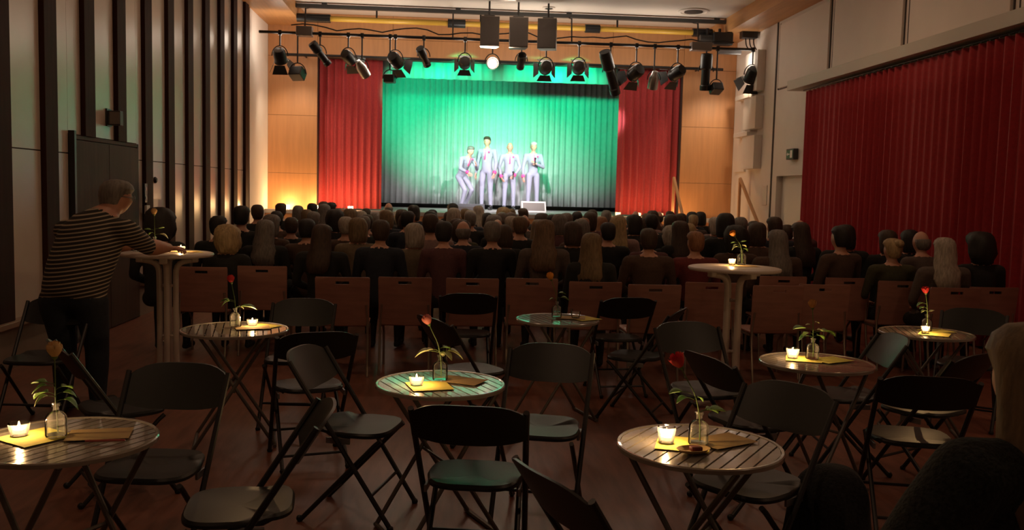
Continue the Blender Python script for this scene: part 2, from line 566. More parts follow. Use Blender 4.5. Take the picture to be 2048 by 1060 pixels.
tag(pleat('backdrop_curtain', -2.9, 5.3, 1.26, 5.2, M_BACKD, .04, .155, pos=23.6, seed=3), 'tall pleated backdrop curtain behind the singers, lit green', 'curtain')
M_BORD = mat('border_cloth', (.27, .28, .28), .85)
tag(pleat('border_curtain', -2.6, 5.0, 4.06, 4.9, M_BORD, .05, .26, pos=20.2, seed=4, nz=3), 'short green-lit border curtain across the top of the stage', 'curtain')
tag(pleat('stage_curtain', OX0 - .1, -1.36, ZST + .03, 4.85, M_RED, .062, .15, pos=19.55, seed=5), 'red velvet stage curtain on the left of the stage', 'curtain', 'red stage curtains')
tag(pleat('stage_curtain', 3.74, OX1 + .1, ZST + .03, 4.85, M_RED, .062, .15, pos=19.55, seed=6), 'red velvet stage curtain on the right of the stage', 'curtain', 'red stage curtains')
pe = thing('wall_curtain', (0, 0, 0), 0, 'long dark red pleated curtain covering the right hall wall', 'curtain')
pleat('drape', 14.75, 6.2, .03, 3.40, M_REDW, .05, .17, axis='y', pos=5.98, parent=pe, seed=8)
rn = MB().tube([(5.98, 6.2, 3.43), (5.98, 14.9, 3.43)], .012, 6)
rn.build('curtain_rail', M_BLACK, pe)
hk = MB()
for i in range(50):
    y = 6.3 + i * .17
    hk.tube([(5.98, y, 3.44), (5.98, y, 3.39)], .008, 5)
hk.build('hook_row', M_GREYM, pe)
struct(MB().box(5.86, XR - .0, 6.0, 15.35, 3.47, 3.63, .004).build('trim_4', M_PELM, smooth=False), 'pale pelmet board above the red wall curtain')

# ---- small wall fittings
s_ = thing('exit_sign', (XR, 15.72, 2.31), 0, 'small green and white exit sign box above the side door', 'sign')
MB().box(-.09, -.001, -.17, .17, 0, .19, .006).build('case', M_DKGREY, s_, smooth=False)
MB().box(-.094, -.09, -.15, .15, .02, .17).build('face', M_SIGNG, s_, smooth=False)
pic = MB()
pic.box(-.098, -.094, -.13, -.03, .03, .16)                       # door symbol
pic.box(-.098, -.094, .0, .08, .085, .105)                        # arrow shaft
pic.add([(-.097, .075, .06), (-.097, .075, .13), (-.097, .13, .095)], [(0, 1, 2)])
pic.build('pictogram', M_SIGNW, s_, smooth=False)
s_ = thing('exit_light', (XL, 10.27, 2.24), 0, 'dark exit light box sticking out of the left wall above the door', 'sign')
MB().box(0, .15, -.05, .05, 0, .16, .006).build('case', M_DKGREY, s_, smooth=False)
MB().box(.04, .145, -.054, -.05, .015, .145).build('face', M_SPKT, s_, smooth=False)
MB().box(0, .02, -.07, .07, -.01, .18, .003).build('mount', M_BLACK, s_, smooth=False)
for z, y, sz, m, nm, lab in ((1.55, 11.28, .05, M_BLACK, 'alarm_box', 'upper dark box on the wall right of the left door'), (1.44, 11.28, .045, M_BLACK, 'alarm_box', 'lower dark box on the wall right of the left door'), (1.27, 11.36, .06, M_DOORW, 'switch_plate', 'white switch plate on the wall right of the left door'), (1.66, 11.85, .03, M_BLACK, 'wall_button', 'small round dark button on a left wall panel')):
    t = thing(nm, (XL + (.05 if y < 11.5 else 0), y, z), 0, lab, 'fitting')
    if nm == 'wall_button':
        MB(Matrix.Rotation(PI / 2, 4, 'Y')).lathe([(.04, 0), (.04, .02), (.025, .035)], 14).build('case', m, t)
    else:
        MB().box(0, .03, -sz, sz, -sz * 1.3, sz * 1.3, .005).build('case', m, t, smooth=False)
    MB().box(.028, .034, -.012, .012, -.02, .02, .002).build('button', M_GREYM, t, smooth=False)
for x, y, r, lab in ((1.95, 17.7, .12, 'small round recessed ceiling spot left of the larger vent'), (4.75, 17.5, .30, 'large round ceiling vent near the right end of the beam'), (-1.75, 17.35, .28, 'large round ceiling vent near the left end of the beam')):
    v = thing('ceiling_vent', (x, y, ZC), 0, lab, 'vent', 'round ceiling vents')
    MB().lathe([(r, -.001), (r, -.02), (r * .85, -.03), (r * .8, -.012)], 24).build('ring', M_CEIL, v)
    MB().lathe([(r * .6, -.013), (r * .6, -.03), (r * .45, -.035)], 20).build('disc', M_DKGREY, v)

# ================================================================== RIGGING
# ceiling beam, ochre pipe, two lamp bars
b_ = thing('ceiling_beam', (0, 18.1, 0), 0, 'long dark steel beam running under the ceiling before the stage', 'beam')
MB().box(-3.0, 6.15, -.05, .05, 5.09, 5.16, .004).build('beam', M_DKGREY, b_, smooth=False)
for x in (-2.4, 0.2, 2.4, 5.4):
    MB().box(x - .05, x + .05, -.03, .03, 5.16, ZC - .001).build('hanger', M_DKGREY, b_, smooth=False)
MB().box(5.62, 6.15, -.09, -.05, 5.02, 5.15, .004).build('end_plate', M_SPKT, b_, smooth=False)
for x in (5.72, 5.87, 6.03):
    MB().ell((x, -.095, 5.085), (.025, .01, .025), 10, 6).build('bolt', M_PELM, b_)
p_ = thing('ochre_pipe', (0, 18.25, 0), 0, 'thick ochre pipe hanging below the ceiling beam', 'pipe')
MB().tube([(-2.9, 0, 4.925), (5.4, 0, 4.925)], .055, 12).build('pipe', M_GOLD, p_)
for x0, x1 in ((-2.95, -2.3), (.0, .35), (2.75, 3.05), (4.95, 5.35)):
    MB().tube([(x0, 0, 4.925), (x1, 0, 4.925)], .085, 12).build('sleeve', M_BLACK, p_)
for x in (-1.4, .65, 3.4, 5.6):
    MB().tube([(x, 0, 5.19), (x, -.02, 4.925)], .02, 6).build('hanger', M_BLACK, p_)
BAR = [(17.6, 4.52, -3.55, 6.0), (18.7, 4.27, -3.25, 5.75)]
for (y, z, x0, x1), lab in zip(BAR, ('front black lamp bar carrying the stage spotlights', 'rear black lamp bar close to the stage wall')):
    b_ = thing('lamp_bar', (0, y, z), 0, lab, 'lamp bar')
    MB().tube([(x0, 0, 0), (x1, 0, 0)], .028, 8).build('bar', M_BLACK, b_)
    if y < 18:
        pts = [(x0 + .6 + (x1 - x0 - 1) * i / 40, -.02, .09 + .03 * math.sin(i * 1.3) + (.05 if i % 9 < 4 else 0)) for i in range(41)]
        MB().tube(pts, .013, 5).build('cable', M_BLACK, b_)
        for x in (-2.7, .1, 2.4, 4.9):
            MB().tube([(x, 0, 0), (x, .1, 5.0 - z), (x, .45, 5.08 - z)], .016, 6).build('drop_rod', M_BLACK, b_)
        MB().box(4.75, 5.15, -.1, .1, -.06, .1, .01).build('clamp_block', M_GREYM, b_, smooth=False)
        MB().box(-2.85, -2.55, -.1, .1, -.06, .12, .01).build('clamp_block', M_GREYM, b_, smooth=False)
    else:
        for x in (-2.9, 1, 5.3):
            MB().tube([(x, 0, 0), (x, .49, .02)], .016, 6).build('wall_arm', M_BLACK, b_)
mo = thing('hoist_motor', (5.55, 18.05, 4.6), 0, 'black motor unit with cables at the right end of the beam', 'motor')
MB().box(-.25, .15, -.12, .12, .05, .3, .02).build('housing', M_BLACK, mo, smooth=False)
MB().tube([(-.5, 0, .18), (-.25, 0, .18)], .07, 10).build('drum', M_DKGREY, mo)
MB().box(-.12, .35, -.05, .05, -.12, -.03, .01).build('bracket', M_GREYM, mo, smooth=False)
for x, s2 in ((-.35, .03), (-.1, .03), (.1, .02)):
    MB().tube([(x, 0, .38), (x, 0, .05)], s2, 6).build('rod', M_BLACK, mo)
cb = thing('cable_box', (6.0, 17.9, 4.78), 0, 'black cable box with three hanging cables at the right wall', 'box')
MB().box(-.16, .16, -.1, .1, 0, .2, .015).build('case', M_BLACK, cb, smooth=False)
for i, x in enumerate((-.06, .02, .1)):
    MB().tube([(x, 0, 0), (x - .02, -.1, -.15), (x - .03, -.28, -.25)], .012, 5, smoothpath=2).build('cable', M_BLACK, cb)

# three hanging loudspeakers
for x, lab, rz in ((.78, 'left one of three dark loudspeakers hanging under the ceiling', .05), (1.33, 'middle one of three dark loudspeakers hanging under the ceiling', 0), (1.9, 'right one of three dark loudspeakers hanging under the ceiling', -.25)):
    sp = thing('loudspeaker', (x, 17.3, 4.33), rz, lab, 'speaker', 'hanging loudspeakers')
    MB().prism([(-.18, -.15), (.18, -.15), (.15, .15), (-.15, .15)], 2, 0, .56).build('cabinet', M_SPKT, sp, smooth=False)
    MB().box(-.17, .17, -.165, -.151, .015, .545, .004).build('grille', M_SPKR, sp, smooth=False)
    MB().tube([(0, 0, .56), (0, 0, .86)], .02, 6).build('hanger', M_DKGREY, sp)
    MB().box(-.1, .1, -.05, .05, .56, .6, .005).build('bracket', M_DKGREY, sp, smooth=False)


# spotlights
def spotlight(kind, x, y, z, zbar, tgt, lab, lamp=None, L=.3, r=.1):
    t = thing('stage_spotlight', (x, y, z), 0, lab, 'spotlight', 'stage spotlights')
    dv = Vector(tgt).normalized()
    q = dv.to_track_quat('Y', 'Z')
    M = q.to_matrix().to_4x4()
    top = zbar - z
    MB().tube([(0, 0, top), (0, 0, r + .07)], .016, 6).box(-.03, .03, -.035, .035, top - .05, top + .04, .005).build('clamp', M_BLACK, t)
    yk = []
    for i in range(13):
        a = PI * i / 12
        yk.append(((r + .03) * math.cos(a), 0, (r + .07) * math.sin(a)))
    MB().tube(yk, .011, 6).build('yoke', M_BLACK, t)
    B = MB(M @ Matrix.Rotation(-PI / 2, 4, 'X'))     # lathe axis along the beam
    if kind == 'profile':
        B.lathe([(.02, -L * .5), (r * .9, -L * .48), (r, -L * .4), (r, -L * .1), (r * .72, -L * .06), (r * .72, L * .35), (r * .85, L * .37), (r * .85, L * .5), (r * .7, L * .5), (r * .7, L * .42)], 14)
        end = L * .5
    elif kind == 'par':
        B.lathe([(.02, -L * .5), (r * .5, -L * .48), (r * .7, -L * .3), (r, -L * .1), (r, L * .5), (r * .94, L * .5), (r * .9, L * .1)], 16)
        end = L * .5
    elif kind == 'box':
        B.box(-r, r, -r * .75, r * .75, -L * .5, L * .5, .015)
        end = L * .5
    else:
        B.lathe([(.02, -L * .55), (r * .8, -L * .52), (r, -L * .35), (r, L * .35), (r * 1.06, L * .36), (r * 1.06, L * .5), (r * .95, L * .5), (r * .92, L * .4)], 16)
        end = L * .5
    hs = B.build('housing', M_SILVER if kind == 'par' else M_BLACK, t, smooth=kind != 'box')
    Lz = MB(M @ Matrix.Rotation(-PI / 2, 4, 'X'))
    Lz.lathe([(r * .68, end - .05), (r * .5, end - .035), (.01, end - .03)], 14)
    Lz.build('lens', emit('lit_lens_' + lamp[3], lamp[2], 14) if lamp else M_GREYM, hs)
    if kind == 'fresnel':
        for k_ in range(4):
            a = PI / 2 * k_
            D = MB(M @ Matrix.Rotation(-PI / 2, 4, 'X') @ Matrix.Rotation(a, 4, 'Z'))
            D.add([(-r * .8, r * 1.05, end), (r * .8, r * 1.05, end), (r * 1.25, r * 1.75, end + .15), (-r * 1.25, r * 1.75, end + .15), (-r * .8, r * 1.05 + .006, end - .002), (r * .8, r * 1.05 + .006, end - .002), (r * 1.25, r * 1.75 + .006, end + .147), (-r * 1.25, r * 1.75 + .006, end + .147)],
                  [(0, 1, 2, 3), (7, 6, 5, 4), (0, 4, 5, 1), (2, 6, 7, 3), (1, 5, 6, 2), (0, 3, 7, 4)])
            D.build('barn_door', M_BLACK, hs, smooth=False)
    if lamp:
        en, cone, col, nm, aim = lamp
        p = Vector((x, y, z)) + dv * (end + .02)
        if nm != 'upfill':      # added fill light by each lit lamp, brightens ceiling and stage wall
            light('ceiling_fill_' + nm, 'POINT', (x, y + .22, z + .3), E_CEIL_FILL, (1, .84, .68), shadow_soft_size=.22)
        light('spot_' + nm, 'SPOT', p, en, col, aim, spot_size=cone, spot_blend=.8, shadow_soft_size=r * .5)
    return t


WHT, GRN, WRM = (1, .9, .96), (.0, 1, .42), (1, .74, .5)


def aimv(x, y, z, a):
    return (a[0] - x, a[1] - y, a[2] - z)


SP = [  # kind, x, z, L, r, aim (point on stage), lamp
    ('fresnel', -3.16, 4.08, .26, .12, (-3.0, 19.2, 2.2), ('warm', E_WARM, 1.5), 'round spotlight with barn doors at the left end of the front bar'),
    ('box', -2.83, 3.76, .22, .13, (-1.5, 21, 1.5), None, 'small square lamp hanging lowest at the left end of the bar'),
    ('profile', -2.41, 4.15, .52, .09, (-1.9, 18.0, 3.5), None, 'long slanted profile spotlight over the left red curtain edge'),
    ('fresnel', -1.88, 4.1, .26, .11, (1.0, 23.6, 1.4), ('white', E_WHITE * .6, .38), 'round spotlight over the middle of the left red curtain'),
    ('par', -1.62, 3.9, .36, .10, (-1.1, 18.4, 3.0), None, 'silver can spotlight over the left red curtain'),
    ('fresnel', -.99, 4.08, .28, .12, (1.1, 22.2, 1.8), ('white', E_WHITE, .56), 'first round spotlight left of the green border curtain'),
    ('box', -1.09, 3.72, .2, .1, (.0, 23.6, 3.55), ('green', E_GREEN, .78), 'small lamp hanging low at the left edge of the green curtain'),
    ('profile', -.45, 4.16, .44, .09, (.2, 19.0, 2.9), None, 'profile spotlight leaning right over the green curtain'),
    ('fresnel', .34, 4.08, .26, .11, (.3, 23.6, 3.55), ('green', E_GREEN * .8, .78), 'spotlight with barn doors just left of the lit lamp'),
    ('par', .87, 4.07, .3, .12, (.88, 16.0, 4.0), 'lit', 'brightly lit white lamp left of the middle loudspeaker'),
    ('profile', 1.43, 4.14, .4, .09, (1.3, 23.6, 1.0), ('white', E_WHITE * .8, 1.05), 'profile spotlight under the middle loudspeaker'),
    ('fresnel', 1.91, 4.04, .28, .12, (1.9, 23.6, 3.55), ('green', E_GREEN * .8, .78), 'round spotlight under the right loudspeaker'),
    ('fresnel', 2.55, 4.06, .26, .12, (3.1, 23.6, 3.55), ('green', E_GREEN, .78), 'spotlight halfway between loudspeakers and right red curtain'),
    ('profile', 3.17, 3.98, .95, .12, (3.6, 18.2, 3.0), None, 'very long profile spotlight at the right end of the green curtain'),
    ('fresnel', 3.68, 4.0, .28, .13, (1.5, 22.2, 1.8), ('white', E_WHITE, .56), 'spotlight with barn doors over the left edge of the right red curtain'),
    ('par', 4.04, 3.87, .36, .10, (4.0, 18.1, 2.8), None, 'silver can spotlight over the right red curtain'),
    ('fresnel', 4.5, 4.02, .30, .12, (1.4, 23.6, 1.4), ('white', E_WHITE * .6, .38), 'round spotlight over the right edge of the right red curtain'),
    ('profile', 5.07, 4.06, .72, .12, (5.12, 17.85, 3.0), None, 'long upright profile spotlight before the right orange panel'),
    ('box', 5.29, 3.74, .22, .11, (4.5, 21, 2.0), None, 'small dark lamp hanging low before the right orange panel'),
    ('fresnel', 6.0, 4.03, .28, .13, (5.75, 19.2, 2.4), ('warm', E_WARM * 1.1, 1.5), 'spotlight with barn doors at the far right end of the bar'),
]
COLS = {'white': WHT, 'green': GRN, 'warm': WRM}
for i, (kd, x, z, L, r, aim, lp, lab) in enumerate(SP):
    y = 17.6
    lamp = None
    if lp == 'lit':
        lamp = (E_UPFILL, 1.8, (1, .77, .58), 'upfill', (.9, 12.0, 8.0))  # beam turned upward off the housing, added fill for ceiling and upper walls
    elif lp:
        lamp = (lp[1], lp[2], COLS[lp[0]], lp[0], aim)
    spotlight(kd, x, y, z, 4.52, aimv(x, y, z, aim), lab, lamp, L, r)

# added hall fill: made-up ceiling downlights along the hall (outside the frame)
for i, (x, y) in enumerate([(-1.6, 2.5), (4.1, 2.5), (-1.6, 7.0), (4.1, 7.0), (-1.6, 11.5), (4.1, 11.5)]):
    nm = ['nearest left', 'nearest right', 'middle left', 'middle right', 'farthest left', 'farthest right'][i]
    t = thing('added_downlight', (x, y, ZC), 0, nm + ' added unseen fill downlight in the hall ceiling', 'added fill lamp', 'added hall fill lights')
    MB().lathe([(.2, -.001), (.2, -.03), (.17, -.035), (.16, -.02)], 24).build('ring', M_CEIL, t)
    MB().lathe([(.155, -.018), (.01, -.019)], 24, caps=(False, True)).build('diffuser', emit('fill_diffuser', (1, .75, .5), .8), t)
    light('hall_fill_light', 'AREA', (x, y, ZC - .05), E_HALL_FILL, (1, .60, .36), (x, y, 0), shape='DISK', size=.3)


# ================================================================== PEOPLE
def capsule(mb, a, b, ra, rb, n=14):
    a, b = Vector(a), Vector(b)
    t = (b - a)
    L = t.length
    t = t.normalized() if L > 1e-6 else Vector((0, 0, 1))
    ref = Vector((0, 0, 1)) if abs(t.z) < .9 else Vector((1, 0, 0))
    u = t.cross(ref).normalized()
    w_ = t.cross(u)
    rg = []
    for th in (-84, -55, -25, 0):
        c, r = a + t * (ra * math.sin(math.radians(th))), ra * math.cos(math.radians(th))
        rg.append([c + (u * math.cos(2 * PI * k_ / n) + w_ * math.sin(2 * PI * k_ / n)) * r for k_ in range(n)])
    for th in (0, 25, 55, 84):
        c, r = b + t * (rb * math.sin(math.radians(th))), rb * math.cos(math.radians(th))
        rg.append([c + (u * math.cos(2 * PI * k_ / n) + w_ * math.sin(2 * PI * k_ / n)) * r for k_ in range(n)])
    mb.rings(rg)


def body_solids(J):
    """closed solids (torso loft, tapering limbs) that the voxel remesh fuses into one skin"""
    mb = MB()
    P = {k_: Vector(v_[0]) for k_, v_ in J.items()}
    R_ = {k_: (v_[1] if isinstance(v_[1], tuple) else (v_[1], v_[1])) for k_, v_ in J.items()}
    pe_, sp, ch, nb, nt, hd = (P[k_] for k_ in ('pel', 'sp1', 'ch', 'nb', 'nt', 'hd'))
    K = .93
    chain = [(pe_ - (sp - pe_).normalized() * .085, .62, R_['pel']), (pe_ - (sp - pe_).normalized() * .05, .9, R_['pel']), (pe_, 1, R_['pel']), (sp, 1, R_['sp1']), ((sp + ch) / 2, 1, ((R_['sp1'][0] + R_['ch'][0]) / 2, (R_['sp1'][1] + R_['ch'][1]) / 2)), (ch, 1, R_['ch']),
             (ch + (nb - ch) * .55, .86, R_['ch']), (nb, 1, R_['nb']), (nb + (nt - nb) * .5, .8, R_['nb']), (nt, 1, R_['nt']), (hd, .9, R_['hd'])]
    rg = []
    n = 20
    for i, (c, f, r) in enumerate(chain):
        d_ = (chain[min(i + 1, len(chain) - 1)][0] - chain[max(i - 1, 0)][0]).normalized()
        x_ = Vector((1, 0, 0)); x_ = (x_ - d_ * x_.dot(d_)).normalized()
        y_ = d_.cross(x_)
        rg.append([c + x_ * (math.cos(2 * PI * k_ / n) * r[0] * f * K) + y_ * (math.sin(2 * PI * k_ / n) * r[1] * f * K) for k_ in range(n)])
    mb.rings(rg)
    m1 = ch + (nb - ch) * .4
    for s_ in 'lr':
        sh, el, wr, hi, kn, an, to = (P[k_ + s_] for k_ in ('sh', 'el', 'wr', 'hi', 'kn', 'an', 'to'))
        r = lambda k_: R_[k_ + s_][0] * K
        capsule(mb, m1, sh, .075, r('sh'))
        capsule(mb, nb, sh, .04, r('sh') * .75)
        capsule(mb, sh, sh + (el - sh) * .45, r('sh'), (r('sh') * .45 + r('el') * .62))
        capsule(mb, sh + (el - sh) * .45, el, (r('sh') * .45 + r('el') * .62), r('el'))
        capsule(mb, el, el + (wr - el) * .35, r('el'), r('el') * 1.0)
        capsule(mb, el + (wr - el) * .35, wr, r('el') * 1.0, r('wr') * .85)
        capsule(mb, pe_, hi, R_['pel'][1] * .8, r('hi'))
        capsule(mb, hi, hi + (kn - hi) * .5, r('hi'), (r('hi') + r('kn')) / 2 * 1.02)
        capsule(mb, hi + (kn - hi) * .5, kn, (r('hi') + r('kn')) / 2 * 1.02, r('kn'))
        capsule(mb, kn, kn + (an - kn) * .35, r('kn'), r('kn') * .95)
        capsule(mb, kn + (an - kn) * .35, an, r('kn') * .95, r('an'))
        f0 = an + (an - to) * .25
        capsule(mb, Vector((f0.x, f0.y, to.z)), to, r('an') * .9, r('to'))
        capsule(mb, an, Vector((an.x, an.y, to.z)), r('an'), r('an') * .9)
    return mb


def head_verts(face=True):
    """a head about .235 high centred on the origin, looking along +Y"""
    nseg, nr = 28, 20
    vs, fs = [], []
    def g(a, b, s):
        return math.exp(-((a * a + b * b) / (s * s)))
    for i in range(nr + 1):
        th = PI * i / nr
        for k_ in range(nseg):
            ph = 2 * PI * k_ / nseg
            x, y, z = math.sin(th) * math.cos(ph), math.sin(th) * math.sin(ph), math.cos(th)
            X, Y, Z = x * .076, y * .098, z * .118
            if z < 0:
                X *= 1 - .30 * (-z) ** 1.6
                Y *= 1 - .16 * (-z) ** 2
                if y < 0:
                    Y *= 1 - .35 * (-z)
            if y > 0 and face:
                Y += .024 * g(X, Z + .018, .013) + .010 * g(X, Z - .002, .011)        # nose
                Y -= .010 * (g(X - .031, Z - .012, .014) + g(X + .031, Z - .012, .014))  # eye sockets
                Y += .005 * g(X * .4, Z - .032, .012)                                    # brow
                Y += .006 * g(X * .6, Z + .056, .009) - .004 * g(X * .5, Z + .063, .004)  # lips
                Y += .010 * g(X, Z + .098, .02)                                          # chin
            vs.append((X, Y, Z))
    for i in range(nr):
        for k_ in range(nseg):
            fs.append((i * nseg + k_, i * nseg + (k_ + 1) % nseg, (i + 1) * nseg + (k_ + 1) % nseg, (i + 1) * nseg + k_))
    mb = MB().add(vs, fs)
    for sx in (-1, 1):
        mb.ell((sx * .078, -.006, -.008), (.010, .019, .031), 10, 8)
    return mb


HEADV = head_verts()


def hand(mb, wrist, dirn, palm, curl=.5, side=1, sc=1.0):
    """palm and five bent fingers; dirn = along the hand, palm = palm normal"""
    d_ = Vector(dirn).normalized()
    n_ = Vector(palm)
    n_ = (n_ - d_ * n_.dot(d_)).normalized()
    l_ = d_.cross(n_).normalized() * side
    w_ = Vector(wrist)
    rg = []
    for t, wd, th in ((0, .024, .018), (.03, .036, .017), (.075, .042, .014), (.095, .040, .012)):
        c = w_ + d_ * t * sc
        rg.append([c + l_ * (wd * math.cos(a) * sc) + n_ * (th * math.sin(a) * sc) for a in [2 * PI * i / 10 for i in range(10)]])
    mb.rings(rg)
    for i, (off, ln) in enumerate(((-.030, .066), (-.010, .078), (.011, .073), (.031, .058))):
        p = w_ + (d_ * .088 + l_ * off) * sc
        pts = [p]
        a = 0
        for seg in range(3):
            a += curl * (.5, .9, .7)[seg]
            dd = d_ * math.cos(a) + n_ * math.sin(a)
            p = p + dd * ln * (.42, .33, .25)[seg] * sc
            pts.append(p)
        mb.tube(pts, [.0095 * sc, .009 * sc, .0082 * sc, .006 * sc], 7)
    p = w_ + (d_ * .022 - l_ * .028) * sc
    a1 = (d_ * .65 - l_ * .75 + n_ * .25).normalized()
    a2 = (d_ * .9 - l_ * .25 + n_ * .35).normalized()
    mb.tube([p, p + a1 * .04 * sc, p + a1 * .04 * sc + a2 * .03 * sc, p + a1 * .04 * sc + a2 * .052 * sc], [.012 * sc, .011 * sc, .0095 * sc, .007 * sc], 7)


def person_mesh(name, J, E, tags, headc, headrot=(0, 0, 0), hands=(), voxel=.016, nearshirt=None, hem=None):
    """J joints, E bones, tags bone->slot (0 skin 1 top 2 trousers 3 shoes 4 shirt)"""
    bs = body_solids(J)
    bm = bmesh.new()
    bvs = [bm.verts.new(p) for p in bs.v]
    for f in bs.f:
        bm.faces.new([bvs[i] for i in f])
    HM = Matrix.Translation(headc) @ Euler(headrot).to_matrix().to_4x4()
    vs = [bm.verts.new(HM @ Vector(p)) for p in HEADV.v]
    for f in HEADV.f:
        try:
            bm.faces.new([vs[i] for i in f])
        except ValueError:
            pass
    me = bpy.data.meshes.new(name)
    bm.to_mesh(me)
    bm.free()
    o = bpy.data.objects.new('rm', me)
    C.objects.link(o)
    md = o.modifiers.new('r', 'REMESH')
    md.mode = 'VOXEL'
    md.voxel_size = voxel
    sm = o.modifiers.new('s', 'SMOOTH')
    sm.factor = .5
    sm.iterations = 4
    dg = bpy.context.evaluated_depsgraph_get()
    out = bpy.data.meshes.new_from_object(o.evaluated_get(dg))
    bpy.data.objects.remove(o)
    mb = MB()
    mb.v = [tuple(v.co) for v in out.vertices]
    mb.f = [tuple(p.vertices) for p in out.polygons]
    segs = [(Vector(J[a][0]), Vector(J[b][0]), tags.get((a, b), 1)) for a, b in E]
    hc = Vector(headc)
    mi = []
    for p in out.polygons:
        c = p.center
        if (c - hc).length < .125 and c.z > hc.z - .125:
            mi.append(0)
            continue
        best, bt = 9, 1
        for a, b, t in segs:
            ab = b - a
            u = max(0, min(1, (c - a).dot(ab) / max(ab.length_squared, 1e-9)))
            dd = (c - a - ab * u).length
            if dd < best:
                best, bt = dd, t
        if bt == 1 and nearshirt and nearshirt(c):
            bt = 4
        if hem and bt in (1, 2):
            bt = 1 if c.z > hem else 2
        mi.append(bt)
    mb.mi = mi
    bpy.data.meshes.remove(out)
    mb.cur = 0
    for hd in hands:
        hand(mb, *hd)
    if not hands:
        for s_, sd in (('l', -1), ('r', 1)):
            wv = Vector(J['wr' + s_][0])
            hand(mb, wv, Vector(J['ha' + s_][0]) - wv, (0, 0, -1), .35, sd)
    return mb


def hair_mesh(style, seed=0):
    """hair shell around the head of head_verts, centred on the origin, face at +Y"""
    rnd = random.Random(seed)
    n_ = 26
    T = {  # z, rx, ry, y shift, how far round to the face the hair is open (0 closed .. 1)
        'short': [(.128, .02, .02, 0), (.122, .05, .055, 0), (.10, .076, .088, -.003), (.07, .088, .104, -.006), (.035, .090, .108, -.008), (0, .088, .105, -.010), (-.035, .080, .094, -.014), (-.065, .066, .078, -.02), (-.08, .05, .06, -.02)],
        'bob': [(.135, .02, .02, 0), (.128, .055, .06, 0), (.104, .085, .095, -.003), (.07, .100, .112, -.006), (.03, .106, .118, -.008), (-.02, .108, .118, -.010), (-.07, .106, .112, -.014), (-.11, .10, .10, -.018), (-.135, .085, .085, -.018)],
        'long': [(.135, .02, .02, 0), (.128, .055, .06, 0), (.104, .084, .095, -.003), (.07, .098, .110, -.006), (.02, .104, .116, -.008), (-.05, .107, .114, -.016), (-.12, .115, .108, -.03), (-.19, .128, .10, -.06), (-.27, .130, .085, -.085), (-.34, .115, .06, -.10), (-.37, .08, .04, -.10)],
        'curly': [(.165, .03, .03, 0), (.152, .08, .08, 0), (.115, .118, .12, -.003), (.07, .135, .138, -.006), (.02, .142, .142, -.008), (-.04, .138, .138, -.012), (-.09, .124, .124, -.018), (-.13, .10, .10, -.02), (-.15, .07, .07, -.02)],
        'bald': [(.03, .0775, .099, -.002), (.022, .083, .104, -.006), (0, .085, .106, -.010), (-.035, .080, .096, -.014), (-.065, .066, .078, -.02), (-.08, .05, .06, -.02)],
    }[style if style != 'bun' else 'short']
    mb = MB()
    rg = []
    for z, rx, ry, ys in T:
        r_ = []
        for k_ in range(n_):
            a = 2 * PI * k_ / n_
            x, y = math.cos(a), math.sin(a)          # y>0 is the face
            lim = .035 if style != 'curly' else .05
            f = 1.0
            if z < lim + .03 and y > -.05:
                op = min(1, max(0, (y + .05) / .45)) * min(1, max(0, (lim + .03 - z) / .05))
                f = 1 - op * .38
            amp = {'short': .004, 'bob': .005, 'long': .008, 'curly': .02, 'bald': .002, 'bun': .005}[style]
            nz = noise.noise(Vector((x * 3 + seed, y * 3, z * 18))) * amp + rnd.uniform(-.4, .4) * amp
            wv = .007 * math.sin(z * 40 + seed) if style == 'long' and z < -.05 else 0
            r_.append((x * (rx * f + nz) + wv, y * (ry * f + nz) + ys, z))
        rg.append(r_)
    mb.rings(rg)
    if style == 'bun':
        mb.ell((0, -.10, .07), (.05, .05, .045), 12, 8)
    return mb


HAIR = {}
for st_ in ('short', 'bob', 'long', 'curly', 'bald', 'bun'):
    HAIR[st_] = [hair_mesh(st_, s_).mesh('hair', M_BLACK) for s_ in (1, 2, 3)]

# --- seated listener, top of head at about 1.325, looking along +Y, seat height .45
SE = [('pel', 'sp1'), ('sp1', 'ch'), ('ch', 'nb'), ('nb', 'nt'), ('nt', 'hd'), ('ch', 'shl'), ('shl', 'ell'), ('ell', 'wrl'), ('wrl', 'hal'), ('ch', 'shr'), ('shr', 'elr'), ('elr', 'wrr'), ('wrr', 'har'), ('pel', 'hil'), ('hil', 'knl'), ('knl', 'anl'), ('anl', 'tol'), ('pel', 'hir'), ('hir', 'knr'), ('knr', 'anr'), ('anr', 'tor')]
STAG = {('nb', 'nt'): 0, ('nt', 'hd'): 0, ('wrl', 'hal'): 0, ('wrr', 'har'): 0, ('pel', 'hil'): 2, ('pel', 'hir'): 2, ('hil', 'knl'): 2, ('hir', 'knr'): 2, ('knl', 'anl'): 2, ('knr', 'anr'): 2, ('anl', 'tol'): 3, ('anr', 'tor'): 3}


